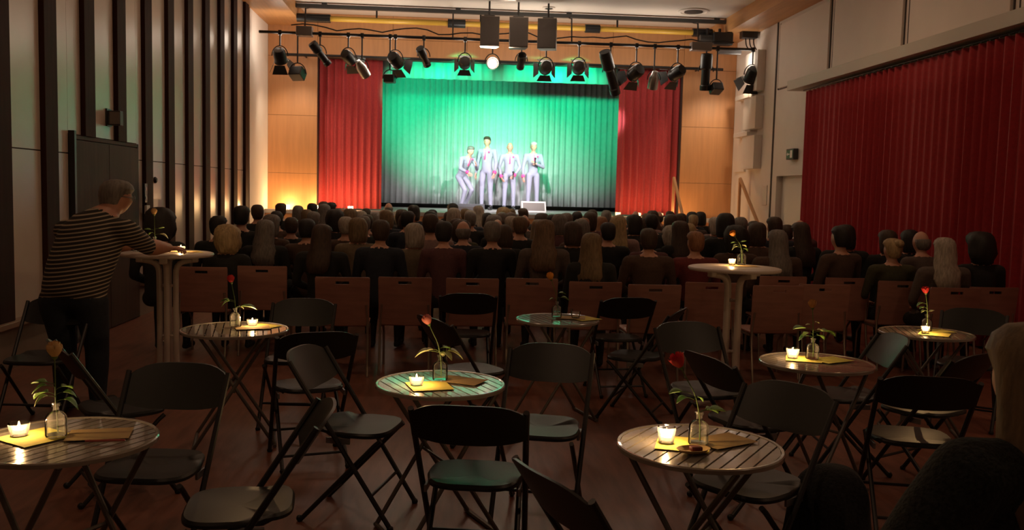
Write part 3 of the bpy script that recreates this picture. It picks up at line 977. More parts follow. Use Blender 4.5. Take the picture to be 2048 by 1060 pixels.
def seated(dx=0, lean=0, wide=1.0):
    J = {'pel': ((0, 0, .56), (.15 * wide, .12)), 'sp1': ((0, -.02 + lean * .2, .76), (.145 * wide, .105)), 'ch': ((0, -.02 + lean * .55, .95), (.165 * wide, .105)),
         'nb': ((0, -.01 + lean * .75, 1.05), (.085, .07)), 'nt': ((0, .0 + lean * .85, 1.11), .052), 'hd': ((0, .01 + lean, 1.17), .06),
         'shl': ((-.185 * wide, -.02 + lean * .6, 1.00), .068), 'ell': ((-.245 * wide, .02 + lean * .5, .74), .048), 'wrl': ((-.12, .24 + lean * .4, .64), .034), 'hal': ((-.05, .30 + lean * .4, .63), (.042, .024)),
         'shr': ((.185 * wide, -.02 + lean * .6, 1.00), .068), 'elr': ((.245 * wide, .02 + lean * .5, .74), .048), 'wrr': ((.12, .24 + lean * .4, .64), .034), 'har': ((.05, .30 + lean * .4, .63), (.042, .024)),
         'hil': ((-.1, .06, .53), .092), 'knl': ((-.13, .40, .52), .065), 'anl': ((-.13, .35, .10), .042), 'tol': ((-.145, .49, .04), .036),
         'hir': ((.1, .06, .53), .092), 'knr': ((.13, .40, .52), .065), 'anr': ((.13, .35, .10), .042), 'tor': ((.145, .49, .04), .036)}
    return J


SEATED = []
for i, (lean, wide) in enumerate(((0, 1.0), (.06, .94), (-.03, 1.1))):
    J = seated(0, lean, wide)
    hc = (0, .015 + lean, 1.205)
    mb = person_mesh('seated', J, SE, STAG, hc, (-.05, 0, 0), voxel=.02)
    me = mb.mesh('seated_person', [SKIN['fair'], TOPM['black'], M_TROUS, M_SHOE], True, fix=False)
    SEATED.append((me, hc))


def listener(x, y, ztop, hair, hc, top, label, group, rz=0, name='person'):
    me, c = SEATED[random.randrange(3)] if hair != 'curly' else SEATED[0]
    sc = ztop / (1.345 if hair in ('short', 'bun', 'bald') else (1.375 if hair == 'curly' else 1.35))
    sc = max(.9, min(1.09, sc))
    t = thing('person', (x, y, 0), rz + random.uniform(-.12, .12), label, 'person', group, sc)
    o = link('body', me, t)
    o.material_slots[1].link = 'OBJECT'
    o.material_slots[1].material = TOPM[top]
    h = link('hair', HAIR[hair][random.randrange(3)], t)
    h.location = c
    h.rotation_euler = (-.05 + random.uniform(-.06, .06), random.uniform(-.05, .05), random.uniform(-.3, .3))
    h.material_slots[0].link = 'OBJECT'
    h.material_slots[0].material = HAIRM[hc]
    return t


AUD = [
    (-2.06, 8.75, 1.254, 'curly', 'blonde', 'black', 'curly blonde hair and black top, beside the left bar table'),
    (-2.35, 9.6, 1.311, 'short', 'black', 'black', 'short black hair, half hidden behind the curly blonde head'),
    (-2.64, 8.6, 1.405, 'curly', 'black', 'black', 'bushy dark hair behind the rose on the left bar table'),
    (-1.84, 9.42, 1.285, 'long', 'grey', 'black', 'grey-brown hair over a dark jacket, right of the curly blonde'),
    (-1.95, 10.25, 1.315, 'bob', 'grey', 'brown', 'grey bob half hidden behind the grey-brown head'),
    (-2.27, 10.3, 1.406, 'short', 'black', 'black', 'tall dark head next to the white wall strip'),
    (-1.17, 8.8, 1.276, 'long', 'brown', 'black', 'long wavy brown hair and dark padded jacket'),
    (-1.44, 9.6, 1.299, 'short', 'black', 'brown', 'short black hair and brown top, left of the wavy brown hair'),
    (-1.86, 11.15, 1.26, 'short', 'brown', 'black', 'short brown hair, nearest below the left orange panel'),
    (-.62, 8.85, 1.33, 'short', 'brown', 'navy', 'short cropped hair and navy sweater, shoulders in full view'),
    (-.3, 9.15, 1.291, 'bob', 'lightgrey', 'sand', 'round pale bob and sandy top, beside the navy sweater'),
    (-.91, 9.6, 1.321, 'bob', 'darkblonde', 'sand', 'dark blonde bob and pale scarf, left of the navy sweater'),
    (-1.12, 10.4, 1.305, 'short', 'lightgrey', 'brown', 'pale short hair, nearest below the left red stage curtain'),
    (-1.32, 10.95, 1.37, 'bob', 'black', 'black', 'smooth black bob below the left red stage curtain'),
    (-1.02, 11.5, 1.285, 'short', 'grey', 'black', 'grey hair right of the smooth black bob'),
    (-.0, 8.9, 1.326, 'short', 'black', 'plum', 'short dark hair and plum top with wide shoulders'),
    (-.15, 10.0, 1.37, 'short', 'brown', 'pink', 'brown hair and pale pink top, behind the plum top'),
    (.2, 9.5, 1.32, 'bald', 'grey', 'navy', 'balding head and navy jacket'),
    (.48, 8.95, 1.336, 'short', 'grey', 'black', 'cropped grey hair and black top, right of the balding head'),
    (.66, 9.8, 1.267, 'bob', 'brown', 'black', 'brown bob half hidden behind the cropped grey head'),
    (.98, 8.75, 1.368, 'long', 'lightbrown', 'greybrown', 'long straight light brown hair over a taupe top'),
    (.89, 10.6, 1.349, 'short', 'lightbrown', 'black', 'light brown head left of the long straight hair'),
    (1.38, 9.65, 1.328, 'bob', 'brown', 'black', 'smooth brown bob between the two long-haired women'),
    (1.6, 10.5, 1.332, 'bob', 'grey', 'brown', 'grey-brown bob behind the smooth brown bob'),
    (1.32, 7.95, 1.28, 'long', 'darkblonde', 'black', 'long wavy dark blonde hair, black jacket, in the last row'),
    (1.85, 10.1, 1.314, 'short', 'black', 'black', 'short dark hair right behind the wavy dark blonde'),
    (2.13, 10.95, 1.37, 'long', 'blonde', 'pink', 'long blonde hair and pink top below the right stage curtain'),
    (2.52, 11.75, 1.37, 'bob', 'black', 'black', 'dark bob below the right red stage curtain'),
    (2.86, 12.2, 1.37, 'short', 'black', 'black', 'round black head rimmed by stage light, right of the dark bob'),
    (2.22, 9.6, 1.273, 'short', 'brown', 'plum', 'dark hair and plum top, behind the brown jacket'),
    (2.0, 8.7, 1.303, 'short', 'brown', 'brown', 'dark brown hair and brown jacket, left of the right bar table'),
    (2.49, 8.8, 1.284, 'short', 'auburn', 'red', 'reddish fair hair and dark red top by the right bar table'),
    (2.68, 10.0, 1.348, 'long', 'brown', 'black', 'long brown hair in a dark jacket, behind the red top'),
    (2.75, 10.7, 1.269, 'curly', 'lightgrey', 'black', 'pale curly head below the right red stage curtain'),
    (3.31, 10.4, 1.443, 'bob', 'black', 'black', 'tall dark head below the right orange panel'),
    (3.08, 9.3, 1.332, 'curly', 'black', 'brown', 'dark mushroom-shaped hair behind the rose on the right bar table'),
    (3.95, 11.8, 1.37, 'short', 'grey', 'black', 'grey head near the foot of the stage stairs'),
    (3.5, 9.8, 1.357, 'bob', 'brown', 'brown', 'brown bob before the white side wall'),
    (4.02, 10.75, 1.406, 'short', 'brown', 'navy', 'short brown hair and navy top before the side door'),
    (3.33, 8.8, 1.317, 'long', 'grey', 'brown', 'straight grey hair and brown jacket, right of the right bar table'),
    (4.04, 9.95, 1.366, 'long', 'brown', 'black', 'brown hair with a lit edge, at the red wall curtain end'),
    (4.35, 9.5, 1.363, 'bob', 'black', 'black', 'dark bob near the far end of the red wall curtain'),
    (3.95, 8.75, 1.373, 'short', 'black', 'brown', 'short black hair and brown patterned jacket, turned to the left'),
    (4.80, 9.45, 1.316, 'bob', 'brown', 'black', 'brown bob behind the blonde pinned-up hair'),
    (4.37, 8.5, 1.268, 'bun', 'blonde', 'olive', 'blonde pinned-up hair and olive jacket'),
    (5.28, 9.85, 1.31, 'bob', 'black', 'black', 'black bob behind the balding man at the wall curtain'),
    (4.90, 8.85, 1.338, 'bald', 'grey', 'greybrown', 'balding head and greyish top by the red wall curtain'),
    (4.58, 7.95, 1.308, 'long', 'lightgrey', 'greybrown', 'long pale grey hair over a taupe top near the right end'),
    (5.0, 8.05, 1.36, 'curly', 'black', 'black', 'bushy dark hair and black jacket, rightmost in the last row'),
]
for a in AUD:
    listener(*a[:6], 'seated listener with ' + a[6], 'audience in the rear rows', rz=.5 if 'turned to the left' in a[6] else 0)


def px_of(x, y, z):
    v = Vector((x, y, z - HC))
    wz = v.dot(fwd)
    return 1024 + FPX * v.dot(rgt) / wz, 530 - FPX * v.dot(upv) / wz


ZONES = [(540, 'before the striped left wall'), (640, 'below the left orange panel'), (762, 'below the left red stage curtain'), (905, 'below the green curtain left of the singers'),
         (948, 'below the bent singer'), (995, 'below the tallest singer'), (1042, 'below the third singer'), (1095, 'below the rightmost singer'), (1247, 'below the green curtain right of the singers'),
         (1365, 'below the right red stage curtain'), (1470, 'below the right orange panel'), (9999, 'before the white right wall')]
gen = []
rows = [10.0, 10.75, 11.5, 12.3, 13.1, 13.9, 14.7, 15.5, 16.3, 17.1]
for j, y in enumerate(rows):
    x0, x1 = (-2.6, 4.6) if y > 12 else (-2.3, 4.5)
    n_ = int((x1 - x0) / .57)
    for i in range(n_ + 1):
        x = x0 + (x1 - x0) * (i + (.5 if j % 2 else 0)) / n_ + random.uniform(-.07, .07)
        yy = y + random.uniform(-.1, .1)
        if random.random() < .06 or x > 5.0:
            continue
        if any(abs(x - a[0]) < .46 and abs(yy - a[1]) < .62 for a in AUD):
            continue
        if any(abs(x - g[0]) < .44 and abs(yy - g[1]) < .62 for g in gen):
            continue
        zt = random.uniform(1.25, 1.37)
        if y > 16.8:
            zt = random.uniform(1.3, 1.4)
        hr = random.choices(['short', 'bob', 'bald', 'curly', 'long', 'bun'], [5, 4, 1.4, .8, 1, .5])[0]
        cl = random.choices(['black', 'brown', 'grey', 'lightgrey', 'darkblonde', 'blonde', 'auburn'], [3, 4, 3, 1.6, 1.6, .8, .7])[0]
        tp = random.choice(['black', 'navy', 'brown', 'plum', 'greybrown', 'olive', 'grey', 'black', 'pink'])
        gen.append((x, yy, zt, hr, cl, tp))
CN = {'black': 'black', 'brown': 'brown', 'grey': 'grey', 'lightgrey': 'pale grey', 'darkblonde': 'dark blonde', 'blonde': 'blonde', 'auburn': 'reddish'}
HN = {'short': 'short {} hair', 'bob': '{} bob', 'bald': 'thinning {} hair', 'curly': 'bushy {} hair', 'long': 'long {} hair', 'bun': '{} bun'}
ORD = ['nearest', 'second nearest', 'third nearest', 'fourth nearest', 'fifth nearest', 'sixth nearest', 'seventh nearest', 'eighth nearest', 'ninth nearest']
byk = {}
for g in gen:
    px = px_of(g[0], g[1], g[2])[0]
    zn = next(z for lim, z in ZONES if px < lim)
    byk.setdefault((g[3], g[4], zn), []).append(g)
for (hr, cl, zn), gs in byk.items():
    gs.sort(key=lambda g: g[1])
    for i, g in enumerate(gs):
        hn = HN[hr].format(CN[cl])
        lab = 'listener with ' + hn + ' ' + zn if len(gs) == 1 else 'listener with ' + hn + ', ' + ORD[i] + ' ' + zn
        listener(*g, lab, 'audience in the front rows')

# --- stack chairs of the last rows
sc0 = thing('stacking_chair', (0, 0, 0), 0, 'x', 'chair', 'stacking chairs in the last rows')


def chair_back():
    bm = MB()
    W, z0, z1 = .225, .44, .86
    def col(u):
        return -.235 + .02 * (1 - (u / W) ** 2) * -1
    xs = [-W + 2 * W * i / 8 for i in range(9)]
    zs = [z0, z0 + .02, .60, .80, .825, z1 - .012, z1]
    def P(i, j, b):
        u, z = xs[i], zs[j]
        ww = 1 - (.03 if j in (0, 6) else 0)
        return (u * ww * (1 + .03 * (z - z0) / (z1 - z0)), -.21 - .025 * (1 - (u / W) ** 2) - .10 * (z - z0) - (.014 if b else 0), z)
    nX, nZ = 9, 7
    vs = [P(i, j, b) for b in (0, 1) for j in range(nZ) for i in range(nX)]
    hole = {(3, 3), (4, 3)}
    fs = []
    for b in (0, 1):
        for j in range(nZ - 1):
            for i in range(nX - 1):
                if (i, j) in hole:
                    continue
                q = (j * nX + i, j * nX + i + 1, (j + 1) * nX + i + 1, (j + 1) * nX + i)
                q = tuple(k_ + b * nX * nZ for k_ in q)
                fs.append(q if b else q[::-1])
    def wall(a, b):
        N = nX * nZ
        fs.append((a, b, b + N, a + N))
    for i in range(nX - 1):
        wall(i, i + 1); wall((nZ - 1) * nX + i, (nZ - 1) * nX + i + 1)
    for j in range(nZ - 1):
        wall(j * nX, (j + 1) * nX); wall(j * nX + nX - 1, (j + 1) * nX + nX - 1)
    for i in (3, 4):
        wall(3 * nX + i, 3 * nX + i + 1); wall(4 * nX + i, 4 * nX + i + 1)
    wall(3 * nX + 3, 4 * nX + 3); wall(3 * nX + 5, 4 * nX + 5)
    bm.add(vs, fs)
    return bm


chair_back().build('backrest', M_CHWOOD, sc0)
MB().box(-.22, .22, -.2, .22, .425, .445, .008).build('seat', M_CHWOOD, sc0)
for sx in (-1, 1):
    MB().tube([(sx * .215, -.30, .002), (sx * .215, -.215, .42), (sx * .2, -.245, .62)], .011, 8, smoothpath=1).build('leg', M_CHROME, sc0)
    MB().tube([(sx * .215, .20, .002), (sx * .215, .18, .41), (sx * .215, -.2, .412)], .011, 8, smoothpath=1).build('leg', M_CHROME, sc0)
MB().tube([(-.215, .18, .41), (.215, .18, .41)], .009, 6).build('crossbar', M_CHROME, sc0)
remember(sc0)
SCH = [(-2.23, 8.75, 'empty wooden stacking chair right behind the left bar table', 0), (-1.73, 8.95, 'empty wooden stacking chair behind the candle-lit left bistro table', 0),
       (-.867, 8.0, 'leftmost of the four empty wooden chairs in the middle of the last row', 0), (-.325, 8.08, 'second from left of the four empty wooden chairs mid last row', 0),
       (.251, 8.08, 'third from left of the four empty wooden chairs mid last row', 0), (.792, 8.17, 'rightmost of the four empty wooden chairs mid last row, behind the orange rose', 0),
       (1.32, 7.95, 'wooden chair under the wavy dark blonde woman', 0), (1.80, 7.79, 'empty wooden chair right of the wavy dark blonde woman', 0), (2.39, 8.06, 'empty wooden chair partly behind the right bar table, left side', 0),
       (2.91, 7.88, 'empty wooden chair partly behind the right bar table, right side', 0), (3.42, 8.05, 'empty wooden chair below the straight grey hair', 0), (4.58, 7.95, 'wooden chair under the long pale grey hair', 0), (5.0, 8.05, 'wooden chair under the rightmost last-row listener', 0)]
SCH += [(a[0], a[1], 'wooden chair under the listener with ' + ' '.join(a[6].replace(',', '').split()[:9]), 0) for a in AUD if 8.2 < a[1] < 9.2 and a[0] > 3]
first = True
for x, y, lab, rz in SCH:
    o = sc0 if first else copy_tree(sc0)
    first = False
    o.location = (x, y, 0)
    o.rotation_euler = (0, 0, rz + random.uniform(-.06, .06))
    o['label'] = lab

# --- singers on the stage
def eyes(t, hc, rot):
    M = Matrix.Translation(hc) @ Euler(rot).to_matrix().to_4x4()
    for sx in (-1, 1):
        MB(M).ell((sx * .031, .083, .012), (.011, .007, .007), 10, 6).build('eye', M_EYE, t)


def standing(name, loc, rz, label, height, pose, hair, hcol, headrot, prop=None):
    """pose: dict of joint overrides in a 1.75 m frame, +Y forward"""
    J = {'pel': ((0, 0, .96), (.145, .105)), 'sp1': ((0, 0, 1.12), (.135, .1)), 'ch': ((0, 0, 1.33), (.165, .11)), 'nb': ((0, 0, 1.45), (.08, .07)), 'nt': ((0, .005, 1.51), .05), 'hd': ((0, .015, 1.57), .06),
         'shl': ((-.19, 0, 1.40), .068), 'ell': ((-.24, -.02, 1.12), .052), 'wrl': ((-.25, .06, .88), .036), 'hal': ((-.25, .08, .83), .034),
         'shr': ((.19, 0, 1.40), .068), 'elr': ((.24, -.02, 1.12), .052), 'wrr': ((.25, .06, .88), .036), 'har': ((.25, .08, .83), .034),
         'hil': ((-.095, 0, .90), .092), 'knl': ((-.11, .02, .50), .065), 'anl': ((-.12, 0, .10), .048), 'tol': ((-.14, .14, .045), .042),
         'hir': ((.095, 0, .90), .092), 'knr': ((.11, .02, .50), .065), 'anr': ((.12, 0, .10), .048), 'tor': ((.14, .14, .045), .042)}
    for k_, v_ in pose.items():
        J[k_] = (v_, J[k_][1])
    hd = Vector(J['hd'][0])
    hc = tuple(hd + Vector((0, .005, .055)))
    hands = []
    for s_, sd in (('l', -1), ('r', 1)):
        wv, ev = Vector(J['wr' + s_][0]), Vector(J['el' + s_][0])
        dv = Vector(J['ha' + s_][0]) - wv
        if dv.length < .01:
            dv = wv - ev
        hands.append((wv + dv.normalized() * .01, dv, Vector((-sd * .8, -.2, 0)), .45, sd))
    ch = Vector(J['ch'][0]); sp = Vector(J['sp1'][0])
    def shirt(c):
        t_ = (c.z - (sp.z + .04)) / max(.05, (J['nb'][0][2] - sp.z - .04))
        cx = sp.x + (J['nb'][0][0] - sp.x) * t_
        cy = sp.y + (J['nb'][0][1] - sp.y) * t_
        return 0 < t_ < 1.4 and abs(c.x - cx) < .015 + .06 * t_ and c.y > cy + .03
    mb = person_mesh(name, J, SE, STAG, hc, headrot, hands, voxel=.014, nearshirt=shirt)
    sc = height / 1.745
    t = thing('person', loc, rz, label, 'person', 'singers on stage', sc)
    mb.build('body', [SKIN['fair'], M_SUIT, M_SUIT, M_SHOE, M_SHIRT], t)
    if hair:
        h_ = link('hair', HAIR[hair][0], t)
        h_.location = hc
        h_.rotation_euler = headrot
        h_.material_slots[0].link = 'OBJECT'
        h_.material_slots[0].material = HAIRM[hcol]
    eyes(t, hc, headrot)
    # pink tie and pocket square
    nb = Vector(J['nb'][0])
    a = nb + Vector((0, .085, -.03))
    b = sp + (nb - sp) * .3 + Vector((0, .125, 0))
    MB().tube([a, a * .9 + b * .1, b, b + Vector((0, 0, -.03))], [.014, .010, .022, .006], 6).build('tie', M_PINK, t)
    pq = ch + Vector((-.09, .10, .03))
    MB().box(pq.x - .02, pq.x + .02, pq.y - .01, pq.y + .02, pq.z, pq.z + .04, .004).build('pocket_square', M_PINK, t)
    if prop:
        prop(t, J)
    return t


def mic(t, J, hand='har'):
    p = Vector(J[hand][0])
    MB().tube([p + Vector((0, .03, -.08)), p + Vector((0, .05, .08))], [.012, .016], 8).ell(tuple(p + Vector((0, .053, .105))), (.026, .026, .03), 10, 8).build('microphone', M_BLACK, t)


def cuff(t, J, k_):
    p = Vector(J[k_][0])
    MB().ell(tuple(p), (.05, .05, .05), 10, 8).build('pink_cuff', M_PINK, t)


ZP = ZST
standing('singer', (.47, 22.2, ZP), -2.5, 'bent singer in a grey suit clapping, leftmost on stage', 1.66,
         {'pel': (0, -.12, .90), 'sp1': (0, -.03, 1.06), 'ch': (0, .10, 1.25), 'nb': (0, .17, 1.35), 'nt': (0, .2, 1.40), 'hd': (0, .24, 1.45), 'shl': (-.19, .12, 1.31), 'shr': (.19, .12, 1.31),
          'ell': (-.24, .22, 1.06), 'wrl': (-.06, .40, 1.14), 'hal': (-.02, .44, 1.19), 'elr': (.25, .15, 1.05), 'wrr': (.20, .38, .96), 'har': (.19, .43, .93),
          'hil': (-.095, -.12, .85), 'knl': (-.13, .16, .52), 'anl': (-.14, -.14, .12), 'tol': (-.15, 0, .045), 'hir': (.095, -.12, .85), 'knr': (.12, .2, .50), 'anr': (.13, .05, .10), 'tor': (.14, .19, .045)},
         'short', 'grey', (-.25, 0, 0), lambda t, J: cuff(t, J, 'wrr'))
standing('singer', (1.02, 22.2, ZP), 2.65, 'tallest singer, grey suit, standing with arms hanging, second from left on stage', 1.80,
         {'ell': (-.25, .02, 1.12), 'wrl': (-.27, .14, .90), 'hal': (-.27, .17, .85), 'elr': (.25, -.02, 1.12), 'wrr': (.26, .06, .88), 'har': (.26, .08, .83)},
         'short', 'brown', (0, 0, .3), lambda t, J: cuff(t, J, 'wrl'))
standing('singer', (1.575, 22.2, ZP), PI, 'bald singer in a grey suit, both hands low before him', 1.67,
         {'ell': (-.27, .02, 1.12), 'wrl': (-.12, .18, .92), 'hal': (-.08, .22, .88), 'elr': (.27, .0, 1.12), 'wrr': (.22, .12, .88), 'har': (.2, .14, .83)},
         None, '', (0, 0, 0), lambda t, J: (cuff(t, J, 'wrl'), cuff(t, J, 'wrr'), mic(t, J, 'hal')))
standing('singer', (2.155, 22.2, ZP), -2.95, 'rightmost singer in a grey suit, one arm bent across the chest', 1.70,
         {'ell': (-.25, .06, 1.12), 'wrl': (-.02, .22, 1.19), 'hal': (.03, .24, 1.22), 'elr': (.25, -.02, 1.12), 'wrr': (.27, .06, .88), 'har': (.27, .08, .83)},
         'short', 'white', (0, 0, -.2), lambda t, J: (cuff(t, J, 'wrr'), mic(t, J, 'hal')))
for (x, y, wd, hh, lab, m) in ((2.12, 21.5, .29, .25, 'white box on the stage before the rightmost singer', M_DOORW), (.62, 21.3, .32, .16, 'low grey monitor wedge on the stage before the bent singer', M_GREYM)):
    t = thing('stage_monitor', (x, y, ZST), 0, lab, 'speaker', 'stage monitors')
    MB().prism([(-.2, .001), (.2, .001), (.2, hh), (-.02, hh)], 0, -wd, wd).build('cabinet', m, t, smooth=False)
    MB(Matrix.Translation((0, -.006, 0))).add([(-wd + .03, -.175, .03), (wd - .03, -.175, .03), (wd - .03, -.04, hh - .03), (-wd + .03, -.04, hh - .03), (-wd + .03, -.17, .03), (wd - .03, -.17, .03), (wd - .03, -.035, hh - .03), (-wd + .03, -.035, hh - .03)], [(0, 1, 2, 3), (7, 6, 5, 4), (0, 4, 5, 1), (2, 6, 7, 3), (1, 5, 6, 2), (0, 3, 7, 4)]).build('grille', M_SPKT if m is M_DOORW else M_SPKR, t, smooth=False)

# --- man in striped shirt leaning on the left bar table
J = {'pel': ((0, -.08, .86), (.235, .17)), 'sp1': ((.02, -.03, 1.02), (.245, .17)), 'ch': ((.06, .05, 1.22), (.25, .165)), 'nb': ((.12, .14, 1.38), (.12, .10)), 'nt': ((.15, .18, 1.43), .072), 'hd': ((.17, .21, 1.47), .075),
     'shl': ((-.14, .10, 1.27), .09), 'ell': ((-.12, .36, 1.15), .066), 'wrl': ((.12, .50, 1.14), .044), 'hal': ((.17, .53, 1.135), .036),
     'shr': ((.31, .06, 1.28), .095), 'elr': ((.36, .30, 1.155), .066), 'wrr': ((.42, .52, 1.14), .044), 'har': ((.45, .58, 1.135), .036),
     'hil': ((-.12, -.08, .80), .125), 'knl': ((-.10, -.02, .46), .088), 'anl': ((-.10, -.05, .10), .06), 'tol': ((-.12, .12, .05), .05),
     'hir': ((.12, -.08, .80), .125), 'knr': ((.12, .0, .46), .088), 'anr': ((.13, -.02, .10), .06), 'tor': ((.15, .15, .05), .05)}
MT = dict(STAG)
MT[('ell', 'wrl')] = 0
MT[('elr', 'wrr')] = 0
hc = (.17, .225, 1.505)
mb = person_mesh('man', J, SE, MT, hc, (-.12, 0, -.9), [((.13, .505, 1.135), (.7, .4, 0), (0, 0, -1), .5, -1), ((.425, .525, 1.135), (.3, .8, -.02), (0, 0, -1), .6, 1)], voxel=.015, hem=.83)
M_STRP = stripe_mat('striped_shirt', (.018, .015, .013), (.34, .28, .20), .026, .34, 2, (math.radians(-8), math.radians(8), 0))
man = thing('person', (-2.53, 6.45, 0), -.1, 'man in a striped shirt and dark jeans leaning on the left bar table', 'person')
mb.build('body', [SKIN['tan'], M_STRP, M_JEANS, M_SHOE], man)
h_ = link('hair', HAIR['short'][1], man)
h_.scale = (1.1, 1.1, 1.06)
h_.location = hc
h_.rotation_euler = (-.12, 0, -.9)
h_.material_slots[0].link = 'OBJECT'
h_.material_slots[0].material = HAIRM['grey']
gl = MB(Matrix.Translation(hc) @ Euler((-.12, 0, -.9)).to_matrix().to_4x4())
gl.tube([(-.08, -.03, .02), (-.075, .09, .015)], .003, 5).tube([(.08, -.03, .02), (.075, .09, .015)], .003, 5)
for sx in (-1, 1):
    gl.tube([(sx * .035 + .027 * math.cos(a), .104, .012 + .02 * math.sin(a)) for a in [2 * PI * i / 12 for i in range(13)]], .003, 5)
gl.build('glasses', M_GREYM, man)

# --- blonde woman in a dark coat, foreground right
J = seated(0, .05, 1.25)
J['wrr'] = ((.13, .30, .66), .036); J['elr'] = ((.34, .04, .74), .085); J['ell'] = ((-.36, .05, .72), .09)
J['shl'] = ((-.21, .0, .99), .10); J['shr'] = ((.21, 0, .99), .10)
hc = (0, .065, 1.205)
mb = person_mesh('woman', J, SE, STAG, hc, (-.03, 0, .0), [((-.10, .27, .65), (.6, .4, -.1), (0, 0, -1), .5, -1), ((.10, .32, .66), (-.6, .4, -.1), (0, 0, -1), .5, 1)], voxel=.014)
wo = thing('person', (1.47, 2.05, 0), .12, 'blonde woman in a dark fuzzy coat seated at the right edge, nearest the camera', 'person', None, .98)
M_COAT = mat('fuzzy_coat', (.012, .016, .015), .95, noise_amt=.8, nscale=90, bump=1.0)
mb.build('body', [SKIN['fair'], M_COAT, M_TROUS, M_SHOE], wo)
h_ = link('hair', HAIR['long'][1], wo)
h_.location = hc
h_.rotation_euler = (-.03, 0, 0)
h_.scale = (1.05, 1.05, 1.1)
h_.material_slots[0].link = 'OBJECT'
h_.material_slots[0].material = HAIRM['darkblonde']

# ================================================================== FOLDING CHAIRS
fc0 = thing('folding_chair', (0, 0, 0), 0, 'x', 'chair', 'black folding chairs around the tables')


def fold_chair():
    def tubeline(sx, t):            # long tube: front foot -> top of back
        a, b = Vector((sx * .20, .235, .0)), Vector((sx * .222, -.285, .80))
        return a + (b - a) * t
    # backrest panel: curved, rounded corners, follows the tilt of the tubes
    n_, m_ = 14, 7
    vs = []
    for b in (0, 1):
        for j in range(m_ + 1):
            t = j / m_
            for i in range(n_ + 1):
                u = -1 + 2 * i / n_
                z = .635 + .185 * t
                wd = .228
                # round the upper corners, slightly the lower ones
                e = abs(u) ** 3
                top = .82 - .055 * e * abs(u)
                bot = .635 + .03 * e
                z = bot + (top - bot) * t
                y = -.178 - (z - .635) * .65 - .035 * (1 - u * u) - (.012 if b else 0)
                vs.append((u * wd, y, z))
    W, N = n_ + 1, (n_ + 1) * (m_ + 1)
    fs = []
    for j in range(m_):
        for i in range(n_):
            q = (j * W + i, j * W + i + 1, (j + 1) * W + i + 1, (j + 1) * W + i)
            fs.append(q[::-1])
            fs.append(tuple(k_ + N for k_ in q))
    for i in range(n_):
        fs.append((i, i + 1, i + 1 + N, i + N)); k_ = m_ * W
        fs.append((k_ + i + N, k_ + i + 1 + N, k_ + i + 1, k_ + i))
    for j in range(m_):
        fs.append((j * W + N, (j + 1) * W + N, (j + 1) * W, j * W))
        fs.append((j * W + n_, (j + 1) * W + n_, (j + 1) * W + n_ + N, j * W + n_ + N))
    MB().add(vs, fs).build('backrest', M_BLACKP, fc0)
    # seat: rounded plate, slightly dished edge
    pts = []
    nn = 40
    for i in range(nn):
        a = 2 * PI * i / nn
        c, s_ = math.cos(a), math.sin(a)
        px_, py_ = abs(c) ** .55 * (1 if c > 0 else -1), abs(s_) ** .55 * (1 if s_ > 0 else -1)
        pts.append((px_ * (.198 - .015 * (py_ < 0)), py_ * .195))
    rg = []
    for sc, z in ((.93, .428), (1, .434), (1, .446), (.96, .456), (.75, .452), (.3, .449), (.02, .448)):
        rg.append([(x * sc, y * sc + .0, z + .012 * (y * sc < -.1)) for x, y in pts])
    MB().rings(rg).build('seat', M_BLACKP, fc0)
    for sx in (-1, 1):
        lg = MB().tube([tubeline(sx, 0.0), tubeline(sx, .985)], .0125, 8).build('front_leg', M_BLACK, fc0)
        lg2 = MB().tube([(sx * .178, .17, .425), (sx * .178, .14, .40), (sx * .185, -.24, 0.0)], .0115, 8).build('rear_leg', M_BLACK, fc0)
        MB().ell(tuple(tubeline(sx, .012)), (.017, .017, .016), 8, 6).build('foot_cap', M_BLACKP, lg)
        MB().ell((sx * .185, -.236, .016), (.017, .017, .016), 8, 6).build('foot_cap', M_BLACKP, lg2)
        MB().box(sx * .19 - .006, sx * .19 + .006, -.10, .02, .40, .43, .002).build('hinge', M_GREYM, fc0, smooth=False)
    a, b = tubeline(-1, .2), tubeline(1, .2)
    MB().tube([a, b], .008, 6).build('crossbar', M_BLACK, fc0)
    MB().tube([(-.183, -.165, .08), (.183, -.165, .08)], .008, 6).build('crossbar', M_BLACK, fc0)


